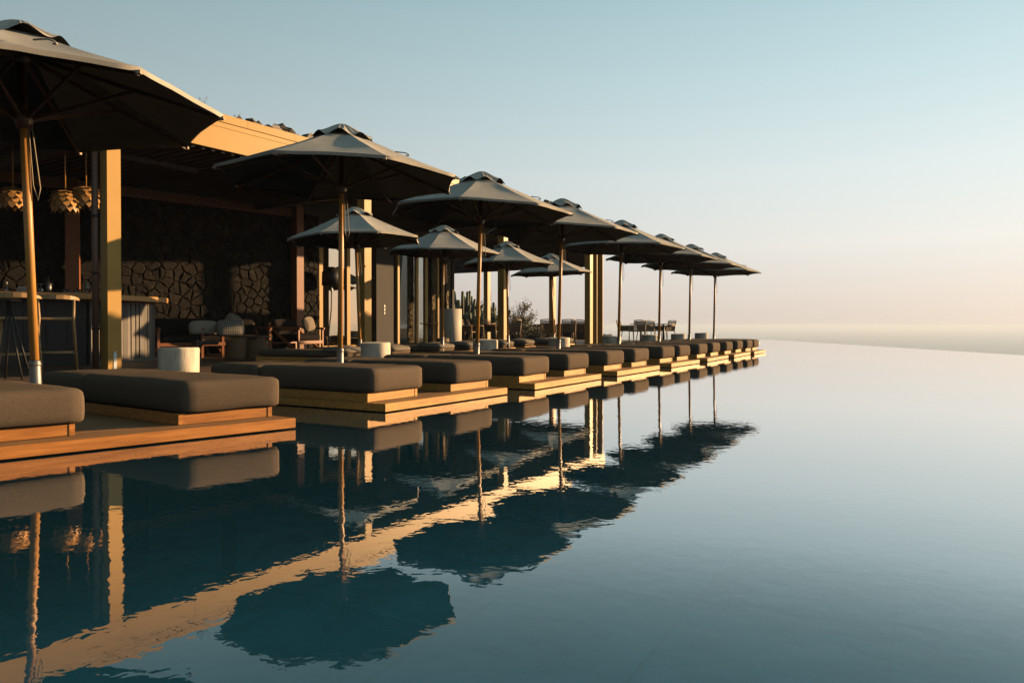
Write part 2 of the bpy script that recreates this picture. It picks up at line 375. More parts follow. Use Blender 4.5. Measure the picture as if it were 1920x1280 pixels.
# hillside falling to the sea: plateau inland, slope beyond the infinity edge
def rim_x(y): return 12.4 + (y - 17.5) * .0333
g = MB(); vs = []; fs = []
xs = [-160, -90, -50, -30, -20, -12, -6, 0, 6, 10, 11.6, 13.4, 14, 16, 22, 40, 90, 170]; ys = [-140, -70, -30, -16, -8, 0, 8, 16, 24, 32, 36, 38.2, 39, 42, 50, 70, 110, 180]
for y in ys:
    for x in xs:
        dx = max(0, x - rim_x(min(max(y, -16), 37)) - .3); dy = max(0, y - 37.6) if x > -25 else max(0, y - 60); dd = math.hypot(dx, dy)
        inland = max(0, -x * .84 + y * .2 - 20)
        z = -1.9 - dd * .55 + 1.2 * noise.noise(Vector((x * .08, y * .08, 3))) * min(1, dd / 10)
        if dd == 0: z = -2.0
        u = Vector((x, y)) - ROW0; v_ = u.dot(EV)
        if v_ > 3 and y < 60 and dd == 0: z = -.12 if v_ > 3.5 else -2.0
        if v_ > 16: z = -.12 - max(0, y - 60) * .3 + .4 * noise.noise(Vector((x * .1, y * .1, 7)))
        vs.append((x, y, max(z, -75)))
W_ = len(xs)
for j in range(len(ys) - 1):
    for i in range(W_ - 1): fs.append((j * W_ + i, j * W_ + i + 1, (j + 1) * W_ + i + 1, (j + 1) * W_ + i))
g.add(vs, fs); structure(g.build('hillside', M['earth']))
# pool: floor tiles, walls, rim, water
FAR = 37.0
pa, pb = row(-34, V_EDGE), row(24.6, V_EDGE)
corner = [(rim_x(-16), -16), (rim_x(FAR), FAR), (pb[0] - .2, FAR), pb, pa]
FZ = -1.15
fl = MB(); fl.add([(x, y, FZ - .03) for x, y in corner], [tuple(range(len(corner)))])
pool_floor = structure(fl.build('pool_floor', M['poolwall']))
# floor tiles laid parallel to the beds
tm = MB(); TS = 1.2; tm.box(-TS / 2 + .006, -TS / 2 + .006, -.02, TS / 2 - .006, TS / 2 - .006, 0, .004); tile_me = tm.mesh('tile', M['tile'])
rest = MB(); cand = []
for i in range(-14, 34):
    for j in range(-18, 3):
        x, y = row(i * TS, V_EDGE - .62 + j * TS)
        if y < -2 or y > FAR - .7 or x > rim_x(y) - .7: continue
        if abs(x) > .78 * y + 2.5: continue
        cand.append((y, i, j, x))
cand.sort()
for q, (y, i, j, x) in enumerate(cand):
    if q < 200:
        o = obj('tile', tile_me, pool_floor, (x, y, FZ + random.uniform(-.004, .004)), ROWZ)
    else:
        c, s_ = math.cos(ROWZ), math.sin(ROWZ); h = TS / 2 - .006; o0 = len(rest.v)
        pts = [(x + c * a - s_ * b, y + s_ * a + c * b, FZ) for a, b in ((-h, -h), (h, -h), (h, h), (-h, h))]
        rest.add(pts, [(0, 1, 2, 3)])
ro = rest.build('tile_field', M['tile'], pool_floor); ro['kind'] = 'stuff'
wl = MB()
for k in range(len(corner)):
    a, b = corner[k], corner[(k + 1) % len(corner)]
    d = Vector((b[0] - a[0], b[1] - a[1])).normalized(); nn = Vector((d.y, -d.x)) * .25
    top = -.012 if k in (0, 1, 2) else ZD - .035
    q = [(a[0], a[1]), (b[0], b[1]), (b[0] + nn.x, b[1] + nn.y), (a[0] + nn.x, a[1] + nn.y)]
    wl.add([(x, y, -2.4) for x, y in q] + [(x, y, top) for x, y in q], [(0, 1, 5, 4), (1, 2, 6, 5), (2, 3, 7, 6), (3, 0, 4, 7), (4, 5, 6, 7)])
structure(wl.build('pool_wall', M['poolwall']))
wt = MB()
wc = [(rim_x(-16) + .255, -16), (rim_x(FAR) + .255, FAR + .255), (pb[0] - .2, FAR + .255), pb, pa]
wt.add([(x, y, 0) for x, y in wc], [tuple(range(len(wc)))]); structure(wt.build('pool_water', M['water']))
rm = MB(); rx = rim_x(-16) + .18; rx2 = rim_x(FAR) + .18
rm.add([(rx, -16, -.006), (rx + .07, -16, -.006), (rx2 + .07, FAR + .25, -.006), (rx2, FAR + .18, -.006), (rx + .07, -16, -2.4), (rx2 + .07, FAR + .25, -2.4), (pb[0], FAR + .25, -.006), (pb[0], FAR + .18, -.006), (pb[0], FAR + .25, -2.4)],
       [(0, 1, 2, 3), (1, 4, 5, 2), (3, 2, 6, 7), (2, 5, 8, 6)])
structure(rm.build('pool_rim', M['rim']))
# timber deck: planks run away from the pool, parallel to the beds
deck_base = MB()
q = [row(-7, V_EDGE + .02), row(24.5, V_EDGE + .02), row(24.5, 12.4), row(-7, 12.4)]
deck_base.add([(x, y, -.4) for x, y in q] + [(x, y, ZD - .03) for x, y in q], [(0, 1, 5, 4), (1, 2, 6, 5), (2, 3, 7, 6), (3, 0, 4, 7), (4, 5, 6, 7)])
deck = structure(deck_base.build('deck', M['mortar']))
pm = MB(); PW = .14; pm.box(0, -PW / 2 + .004, -.022, 10.1, PW / 2 - .004, 0, .003); plank_me = pm.mesh('plank', M['deck'])
for i in range(int(31.5 / PW)):
    x, y = row(-7 + (i + .5) * PW, V_EDGE)
    obj('plank', plank_me, deck, (x, y, ZD + random.uniform(-.0012, .0012)), ROWZ + PI / 2)

# ------------------------------------------------------------------ building: roof, columns, walls
roof = empty('pavilion_roof', (*bld(0, 0), 0), BRZ); tag(roof, 'flat roof of the open pavilion with ochre fascia and dark slatted soffit', 'roof')
S0, S1, TD = -9.0, 17.1, 6.6
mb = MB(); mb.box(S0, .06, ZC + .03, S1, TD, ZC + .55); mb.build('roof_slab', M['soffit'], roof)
cs = MB(); PL = 1.045; cs.box(.002, -.012, 0, PL - .002, .055, .14, .003); cap_me = cs.mesh('coping_panel', M['ochre'])
fb = MB(); fb.box(.0015, 0, 0, 3 * PL - .0015, .055, .385, .003); fb_me = fb.mesh('fascia_board', M['ochre'])
ns_ = MB(); ns_.box(.0, .004, 0, 3 * PL, .055, .083); ns_me = ns_.mesh('fascia_strip', M['ochre'])
for i in range(25): obj('coping_panel', cap_me, roof, (S1 - (i + 1) * PL, 0, ZC + .48))
for i in range(8):
    obj('fascia_board', fb_me, roof, (S1 - (i + 1) * 3 * PL, 0, ZC)); obj('fascia_strip', ns_me, roof, (S1 - (i + 1) * 3 * PL, 0, ZC + .391))
en = MB(); en.box(S1 + .001, .0, ZC, S1 + .05, TD, ZC + .62); en.build('end_fascia', M['ochre'], roof)
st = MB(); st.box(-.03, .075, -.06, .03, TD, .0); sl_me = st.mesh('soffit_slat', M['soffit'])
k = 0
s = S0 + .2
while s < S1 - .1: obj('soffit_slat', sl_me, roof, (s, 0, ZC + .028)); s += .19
for s in (0.1, 5.49, 10.85, 16.1):
    mb = MB(); mb.box(s - .07, .22, ZC - .24, s + .07, TD - .05, ZC - .035); mb.build('roof_beam', M['soffit'], roof)
lv = MB(); lv.box(0, .23, 0, .03, TD + .3, .153, .002); lv_me = lv.mesh('louvre_board', M['soffit'])
for k in range(6): obj('louvre_board', lv_me, roof, (S1 - .06, 0, ZC - .03 - .155 * (k + 1)))
# planted roof edge: lava rocks and dry grass tufts
roof_rocks = []
rd = random.Random(5)
def rock_mesh(r, rd, m, sub=1, name='rock', sq=1.0):
    bm = bmesh.new(); bmesh.ops.create_icosphere(bm, subdivisions=sub, radius=r)
    sx, sy, sz = rd.uniform(.8, 1.25), rd.uniform(.8, 1.2), rd.uniform(.6, 1.0) * sq; o = Vector((rd.uniform(0, 99), rd.uniform(0, 99), 0))
    for v in bm.verts:
        f = 1 + .38 * noise.noise(v.co / r * 1.1 + o); v.co = Vector((v.co.x * sx, v.co.y * sy, v.co.z * sz)) * f
    me = bpy.data.meshes.new(name); bm.to_mesh(me); bm.free(); me.materials.append(m); return me
bank = empty('roof_rock_bank', (*bld(0, 0), 0), BRZ); tag(bank, 'bank of dark lava rubble with two pale stones lying along the roof edge', 'rocks')
variants = [rock_mesh(.17, rd, M['rock']) for _ in range(6)] ; pale = rock_mesh(.16, rd, M['palerock'])
s = 2.6; i = 0
while s < 15.5:
    z = ZC + .64 + .05 * noise.noise(Vector((s, 0, 0)))
    o = obj('rock', random.choice(variants), bank, (s, .32 + rd.uniform(-.06, .1), z + rd.uniform(-.04, .06)), rot=(rd.uniform(0, 6), rd.uniform(0, 6), rd.uniform(0, 6)))
    s += rd.uniform(.13, .22)
for s in (3.35, 4.2): obj('rock', pale, bank, (s, .24, ZC + .68), rot=(rd.uniform(0, 6), 0, 0))['label'] = 'pale tan stone'
def tuft(loc, h, n, label, m=M['leaf']):
    mb = MB()
    for _ in range(n):
        a = rd.uniform(0, 2 * PI); l_ = h * rd.uniform(.5, 1); dx, dy = math.cos(a) * l_ * .35, math.sin(a) * l_ * .35
        px, py = rd.uniform(-.12, .12), rd.uniform(-.06, .06)
        mb.tube([(px, py, 0), (px + dx * .3, py + dy * .3, l_ * .6), (px + dx, py + dy, l_)], [.006, .005, .002], 4)
        for _k in range(4):
            t_ = rd.uniform(.5, 1); q = Vector((px + dx * t_ * t_, py + dy * t_ * t_, l_ * t_)); e = Vector((rd.uniform(-.03, .03), rd.uniform(-.03, .03), rd.uniform(.0, .03)))
            mb.add([q, q + e, q + e + Vector((.012, 0, .012))], [(0, 1, 2)])
    return tag(mb.build('grass_tuft', m, None, loc), label, 'grass')
for s, h, lb in ((.6, .30, 'thin dry weed on the roof edge nearest the first parasol'), (1.75, .34, 'tallest sprig of dry grass standing alone on the ochre roof edge'), (2.35, .18, 'tiny dry sprig just left of the roof rocks'), (4.9, .22, 'dry weed above the rocks beside the second parasol cap')):
    tuft((*bld(s, .3), ZC + .60), h, 5, lb)
cl = [('ochre square column beside the bar with a white bolt plate', 0), ('ochre square column behind the leaning parasol, right of the reflecting window', 5.39),
      ('ochre square column beside the cactus garden, third from the left', 10.75), ('ochre square column at the open far end of the roof', 16.0)]
cm = MB(); cm.box(0, 0, 0, .205, .205, ZC - ZD, .004); col_me = cm.mesh('shaft', M['ochre'])
for lb, s in cl:
    c = empty('column', (*bld(s, .004), ZD), BRZ); tag(c, lb, 'column', 'ochre columns along the front of the pavilion')
    obj('shaft', col_me, c)
    if s == 0:
        pl = MB(); pl.box(.082, -.008, .0, .128, -.0005, .27, .001); p = pl.build('bolt_plate', M['white'], c)
        b = MB()
        for bx, bz in ((.092, .25), (.118, .25), (.105, .14)): b.lathe([(.0001, -.012), (.006, -.011), (.006, -.008)], 8)
        bb = MB()
        for bx, bz in ((.092, .25), (.118, .25), (.105, .14)): bb.box(bx - .005, -.013, bz - .005, bx + .005, -.0085, bz + .005)
        bb.build('bolt', M['black'], p)
# drainpipe beside the first column
dp = MB(); dp.tube([(0, 0, 0), (0, 0, ZC - ZD)], .045, 14)
pipe = tag(dp.build('drainpipe', M['pipe'], None, (*bld(-.10, .16), ZD)), 'round brown drainpipe standing against the first ochre column', 'pipe')
bk = MB(); bk.lathe([(.046, -.02), (.052, -.02), (.052, .02), (.046, .02)], 14); bk_me = bk.mesh('bracket', M['black'])
for z in (.62, 1.45, 2.3): obj('bracket', bk_me, pipe, (0, 0, z))
# end columns thinned to panels so that no sunlit front face shows
em = MB(); em.box(0, 0, 0, .03, .24, ZC - ZD); em_me = em.mesh('thin_end_column', M['ochre'])
for s, lb in ((16.55, 'shaded ochre column built as a thin panel just right of the last column'), (17.0, 'shaded ochre column built as a thin panel at the far end of the roof')):
    tag(obj('thin_end_column', em_me, None, (*bld(s, .02), ZD), BRZ), lb, 'panel')
mb = MB(); mb.box(0, 0, 0, .2, .2, ZC - ZD, .004); rear_me = mb.mesh('rear_column', M['ochre'])
for px, lb in ((917, 'rear ochre column in front of the cactus garden'), (1040, 'dark rear column behind the leaning back parasol')):
    t_ = 5.6; s_ = ray_t(px, t_)
    if px == 1040: t_ = 3.0; s_ = ray_t(px, t_)
    tag(obj('rear_column', rear_me, None, (*bld(s_ - .1, t_), ZD), BRZ), lb, 'column')

# stone wall and openings behind
w0, w1 = (-8.30 - 2.4 * .682, 15.24 - 2.4 * .731), (-5.54, 18.20)
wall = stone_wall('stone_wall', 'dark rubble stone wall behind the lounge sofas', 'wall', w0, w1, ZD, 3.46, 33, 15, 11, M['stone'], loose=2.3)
wrz = math.atan2(w1[1] - w0[1], w1[0] - w0[0])
mb = MB(); L_ = math.hypot(w1[0] - w0[0], w1[1] - w0[1]); mb.box(0, -.12, 0, L_ + .2, .3, .20, .004)
tag(mb.build('wall_beam', M['redwood'], None, (*w0, 3.462), wrz), 'long brown timber beam resting on top of the stone wall', 'beam')
mb = MB(); mb.box(-.22, -.16, 0, .0, .06, 3.68); tag(mb.build('timber_post', M['redwood'], None, (*at(562, 18.25), ZD), BRZ), 'reddish timber post at the right end of the stone wall', 'post')
sp0 = at(564.5, 18.45); sp1 = (sp0[0] + .543 * .58, sp0[1] + .84 * .58)
stone_wall('stone_pier', 'narrow rubble stone pier between the timber post and the window', 'pier', sp0, sp1, ZD, 3.6, 4, 14, 12, M['stone'], .3, .045)
# reflecting window
wx0 = (sp1[0] + .02, sp1[1] + .03)
win = empty('window', (*wx0, ZD), BRZ); tag(win, 'tall wood framed window mirroring the sunset sky beside the stone pier', 'window')
WW, WH = 1.86, 3.35
for nm, b in (('frame_post', (0, 0, 0, .12, .1, WH)), ('frame_post', (WW - .1, 0, 0, WW, .1, WH)), ('mullion', (.98, -.012, .122, 1.1, .112, WH - .122)), ('frame_rail', (.122, 0, 0, WW - .102, .1, .12)), ('frame_rail', (.122, 0, WH - .12, WW - .102, .1, WH))):
    mb = MB(); mb.box(*b, .004); mb.build(nm, M['ochre'], win)
for x0, x1 in ((.122, .978), (1.102, WW - .102)):
    mb = MB(); mb.box(x0, .045, .122, x1, .057, WH - .122); mb.build('pane', M['window'], win)
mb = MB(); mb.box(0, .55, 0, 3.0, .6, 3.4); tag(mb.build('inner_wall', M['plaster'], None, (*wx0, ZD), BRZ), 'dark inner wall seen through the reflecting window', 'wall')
fl_ = empty('floor_lamp', (*at(622, 18.75), ZD)); tag(fl_, 'black floor lamp with dome shade and white bulb before the reflecting window', 'floor lamp')
mb = MB(); mb.lathe([(.0001, 0), (.14, 0), (.14, .02), (.02, .03), (.0001, .03)], 20); mb.build('base', M['black'], fl_)
mb = MB(); mb.tube([(-.10, 0, .02), (-.07, 0, .5), (-.01, 0, 1.1), (0, 0, 1.6), (0, 0, 1.72)], .016, 8); mb.build('stem', M['black'], fl_)
mb = MB(); mb.lathe([(.0001, 2.19), (.06, 2.185), (.14, 2.15), (.20, 2.08), (.245, 2.05), (.25, 1.70), (.243, 1.70), (.235, 2.04), (.0001, 2.10)], 28); mb.build('shade', M['black'], fl_)
mb = MB(); mb.lathe([(.0001, 1.53), (.03, 1.54), (.042, 1.58), (.03, 1.62), (.017, 1.64)], 14); mb.build('bulb', M['white'], fl_)
# dark slab with switches, glazed door bay, stone piers with sunlight put into their colour
T2 = 3.3
def slab(px0, px1, t, z0, z1, th, m, name, label, cat):
    s0, s1 = ray_t(px0, t), ray_t(px1, t)
    mb = MB(); mb.box(0, 0, z0 - ZD, s1 - s0, th, z1 - ZD, .003)
    return tag(mb.build(name, m, None, (*bld(s0, t), ZD), BRZ), label, cat)
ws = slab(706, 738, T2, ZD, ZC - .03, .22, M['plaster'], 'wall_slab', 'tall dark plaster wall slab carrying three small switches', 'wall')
for k in range(3):
    mb = MB(); mb.box(.30, -.012, .98 + k * .10, .345, -.0005, 1.05 + k * .10, .002); mb.build('switch', M['steel'], ws)
for i, (a, b) in enumerate(((757, 775), (809, 816), (836, 845))):
    s0, s1 = ray_t(a, 3.9), ray_t(b, 3.9)
    stone_wall('sunlit_stone_pier', ('widest sunlit stone pier inside the door bay', 'narrow sunlit stone pier in the middle of the door bay', 'sunlit stone pier at the right end of the door bay')[i], 'pier', bld(s0, 3.9), bld(s1, 3.9), ZD, ZC - .05, max(3, int((s1 - s0) / .14)), 22, 30 + i, M['litstone'], .3, .03, 'sunlit stone piers in the door bay')
for i, (a, b) in enumerate(((746, 749.5), (781, 785.5), (797.5, 802.5), (820.5, 823.5))):
    s0, s1 = ray_t(a, T2), ray_t(b, T2)
    d = empty('door_leaf', (*bld(s0, T2), ZD), BRZ); tag(d, ('door leaf frame beside the dark wall slab', 'bright timber door stile just right of the widest stone pier', 'paired timber door stile in the middle of the bay', 'thin timber door stile behind the parasol pole')[i], 'door', 'folding timber doors of the bay')
    mb = MB(); mb.box(0, 0, 0, s1 - s0, .09, 3.5, .003); mb.build('stile', M['ochre'], d)
    mb = MB(); mb.box(.0, .092, .0, .05, .75, .12); mb.build('bottom_rail', M['ochre'], d)
    mb = MB(); mb.box(.02, .092, .122, .03, .75, 3.4); mb.build('pane', M['glass'], d)
slab(848.5, 852, T2 + .5, ZD, ZC - .05, .2, M['plaster'], 'door_jamb', 'dark jamb closing the right side of the door bay', 'jamb')
slab(738.5, 745.5, T2 + .1, ZD, ZC - .05, .2, M['soffit'], 'door_jamb', 'dark timber jamb between the wall slab and the first door', 'jamb')

# ------------------------------------------------------------------ parasols
def make_parasol(R_=1.27, rim=2.29, phase=-13.0, seed=0, dz=0.0, strap=True):
    """built round its pole foot; z measured from the deck level"""
    rim -= ZD; rim += dz
    root = empty('parasol')
    mb = MB(); mb.tube([(0, 0, .30), (0, 0, 2.60 - ZD + dz)], .0275, 14); mb.build('pole', M['pole'], root)
    mb = MB(); mb.lathe([(.0001, 0), (.085, 0), (.085, .012), (.038, .014), (.036, .40), (.036, .42), (.029, .425)], 18)
    mb.lathe([(.0375, .385), (.040, .388), (.040, .405), (.0375, .408)], 18); mb.build('sleeve', M['steel'], root)
    rd = random.Random(seed)
    # canopy
    NR, NA = 9, 8
    r0, z0 = .20, 2.735 - ZD + dz
    vs = []; fs = []; ring = 8 * NA
    jit = [rd.uniform(-.012, .012) for _ in range(8)]
    for i in range(NR + 1):
        t = i / NR; r = r0 + (R_ - r0) * t
        for k in range(8):
            for a in range(NA):
                f = a / NA
                A = Vector((math.cos(R(phase + 45 * k)), math.sin(R(phase + 45 * k)))); B = Vector((math.cos(R(phase + 45 * k + 45)), math.sin(R(phase + 45 * k + 45))))
                p = (A * (1 - f) + B * f); e = 4 * f * (1 - f)
                q = p * r * (1 - .016 * e * t * t)
                zz = z0 + (rim - z0) * t - .012 * math.sin(PI * t)
                zz += (jit[k] * (1 - f) + jit[(k + 1) % 8] * f) * t
                zz -= .022 * e * math.sin(PI * min(1, t * .95)) * (1 - .4 * t)
                zz += .012 * e * t ** 4
                zz += .006 * noise.noise(Vector((q.x * 4 + seed * 7, q.y * 4, seed))) + .003 * e * noise.noise(Vector((q.x * 11, q.y * 11 + seed * 5, seed)))
                vs.append((q.x, q.y, zz))
    for i in range(NR):
        for k in range(ring): k2 = (k + 1) % ring; fs.append((i * ring + k, i * ring + k2, (i + 1) * ring + k2, (i + 1) * ring + k))
    # folded hem
    o = NR * ring; hem = len(vs)
    for k in range(ring):
        x, y, z = vs[o + k]; vs.append((x * .994, y * .994, z - .028))
    for k in range(ring): k2 = (k + 1) % ring; fs.append((o + k, o + k2, hem + k2, hem + k))
    mb = MB(); mb.add(vs, fs, True); me = mb.mesh('canopy', M['canvas'])
    for p in me.polygons: pass
    can = obj('canopy', me, root)
    # crease along the ribs
    for e in me.edges:
        a, b = e.vertices
        if a < hem and b < hem and a % NA == 0 and b % NA == 0 and abs(a - b) == ring: e.use_edge_sharp = True
        if (a >= o and a < hem and b >= o and b < hem): e.use_edge_sharp = True
    sl_ = MB()
    # ruffled vent cap
    vs = []; fs = []; n_ = 96
    prof = [(.012, .004), (.045, -.004), (.085, -.024), (.13, -.050), (.18, -.082), (.225, -.110), (.27, -.138), (.315, -.166)]
    for i, (r, z) in enumerate(prof):
        t = i / (len(prof) - 1)
        for k in range(n_):
            an = 2 * PI * k / n_; wv = math.cos(8 * (an - R(phase)))
            rr = r * (1 + .04 * t * wv + .02 * t * math.sin(3 * an + seed)); zz = z - .030 * t ** 3 * wv + .006 * t * math.sin(5 * an + seed * 2) + .018 * t ** 3 + .007 * math.sin(PI * t) * math.sin(24 * an + 2 * math.sin(3 * an + seed))
            vs.append((rr * math.cos(an), rr * math.sin(an), 2.865 - ZD + dz + zz))
    for i in range(len(prof) - 1):
        for k in range(n_): k2 = (k + 1) % n_; fs.append((i * n_ + k, i * n_ + k2, (i + 1) * n_ + k2, (i + 1) * n_ + k))
    fs.append(tuple(range(n_)))
    mb = MB(); mb.add(vs, fs, True); mb.build('vent_cap', M['canvas'], root)
    # hub, ribs, struts
    mb = MB(); mb.lathe([(.0001, 2.68 - ZD + dz), (.05, 2.68 - ZD + dz), (.055, 2.60 - ZD + dz), (.03, 2.58 - ZD + dz)], 16); mb.build('crown_hub', M['rib'], root)
    zr = 2.20 - ZD + dz
    mb = MB(); mb.lathe([(.03, zr + .05), (.055, zr + .05), (.06, zr - .01), (.045, zr - .07), (.03, zr - .07)], 16); mb.build('runner', M['rib'], root)
    for k in range(8):
        a = R(phase + 45 * k); d = Vector((math.cos(a), math.sin(a), 0))
        zt = z0 - .075
        p0 = d * .05 + Vector((0, 0, 2.63 - ZD + dz)); p1 = d * (R_ - .015) + Vector((0, 0, rim - .035 + jit[k]))
        mb = MB(); mb.bar(p0, p1, .018, .028); rb = mb.build('rib', M['rib'], root)
        tp = MB(); e = d * (R_ - .01) + Vector((0, 0, rim - .03 + jit[k])); tp.box(e.x - .014, e.y - .014, e.z - .012, e.x + .014, e.y + .014, e.z + .01); tp.build('tip', M['rope'], rb)
        pm_ = p0.lerp(p1, .52) - Vector((0, 0, .012))
        mb = MB(); mb.bar(d * .05 + Vector((0, 0, zr)), pm_, .016, .024); mb.build('strut', M['rib'], root)
    # pull cord in a loop beside the pole
    mb = MB(); x = .05
    mb.tube([(x, .0, zr - .02), (x + .015, .01, zr - .25), (x + .03, .02, zr - .48), (x + .012, .02, zr - .56), (x - .012, .01, zr - .46), (x - .02, 0, zr - .05)], .0045, 5)
    mb.build('cord', M['rope'], root)
    if strap:
        a = R(phase + 45 * 7 + 26); d = Vector((math.cos(a), math.sin(a), 0)); s_ = Vector((-d.y, d.x, 0))
        def surf(r, off, up): 
            t = (r - r0) / (R_ * .95 - r0); return d * r + s_ * off + Vector((0, 0, z0 + (rim - z0) * t + up))
        mb = MB(); pts = [surf(.80, -.05, .0), surf(.84, -.03, .012), surf(.88, .01, .028), surf(.90, .04, .024), surf(.89, .055, .010), surf(.86, .04, .004)]
        mb.tube(pts, .006, 5); mb.build('tie_strap', M['tag'], root)
    return root
# variants share their meshes among the copies
VAR = [make_parasol(phase=ph, seed=sd_) for ph, sd_ in ((-14, 1), (-9, 2), (-20, 3))] + [make_parasol(R_=1.29, phase=-29, seed=9, dz=-.035)]
BV = [make_parasol(R_=1.17, phase=ph, seed=sd_, dz=-.06, strap=False) for ph, sd_ in ((-16, 4), (-8, 5))]
index_children()
front_par = [  # foot px, depth, lateral lean in px over the pole, variant, label
    (69, 4.98, -27, 3, 'nearest grey parasol, cut off by the left edge, its pole before the bar stools'),
    (637, 7.65, 5, 0, 'grey parasol of the front row whose pole stands before the reflecting window'),
    (893, 9.99, 10, 1, 'grey front row parasol whose pole passes a cylinder side table with a black knob'),
    (1046, 12.1, 8, 1, 'grey front row parasol with its pole just left of the last roof column'),
    (1159, 14.56, 6, 2, 'grey front row parasol just right of the end of the roof'),
    (1235, 16.76, 4, 0, 'grey front row parasol with its pole crossing the outdoor dining table'),
    (1292, 18.86, 3, 1, 'second grey parasol from the pool end of the front row'),
    (1338, 21.07, 3, 2, 'last and farthest grey parasol at the end of the front row')]
used = set()
def place_parasol(src, px, D, lean, label, group, f=1.0):
    x, y = at(px, D); ang = math.atan((lean / 1350 * D) / 2.6)
    loc = (x, y, ZD); rot = (0, ang, 0)
    if src.name in used: c = copy_tree(src, None, loc, rot)
    else: c = src; c.location = loc; c.rotation_euler = rot; used.add(src.name)
    tag(c, label, 'parasol', group); return c
for px, D, ln, v, lb in front_par: place_parasol(VAR[v], px, D, ln, lb, 'parasols along the pool front row')
for px, D, ln, v, lb in ((676, 12.6, -10, 0, 'leftmost back row parasol, leaning, in front of the reflecting window'), (829, 14.9, 3, 1, 'second back row parasol, standing before the glazed door bay'),
                         (953, 17.7, -3, 0, 'third back row parasol, its pole against an ochre column'), (1039, 20.7, -7, 1, 'farthest back row parasol, leaning left under the end of the roof')):
    place_parasol(BV[v], px, D, ln, lb, 'parasols of the back row by the pavilion')

# ------------------------------------------------------------------ platforms and daybeds of the front row
plats = [((-2.95, 3.74), (-1.55, 5.15), 44.0, -56.0), ((-1.07, 6.08), (-.05, 7.68), 32.3, -61.0), ((.26, 8.20), (1.22, 9.84), 30.3, -60.5), ((1.52, 10.38), (2.45, 11.94), 30.8, -60),
         ((2.78, 12.54), (3.64, 13.96), 31.0, -59.7), ((3.92, 14.43), (4.82, 16.03), 29.6, -59.7), ((5.05, 16.35), (5.98, 18.05), 29.0, -59.7), ((6.13, 18.20), (6.91, 19.59), 29.3, -59.7)]
ordn = ['nearest', 'second', 'third', 'fourth', 'fifth', 'sixth', 'seventh', 'farthest']
ZP = ZD
DV = 2.28
seat_var = [weld(rounded_box(.70, 1.40, .218, .045, (10, 16, 6), .009, s_).mesh('seat_mattress', M['cushion'])) for s_ in (1, 2, 3)]
head_var = [weld(rounded_box(.70, .68, .212, .045, (8, 9, 5), .009, s_ + 5).mesh('head_mattress', M['cushion'])) for s_ in (1, 2, 3)]
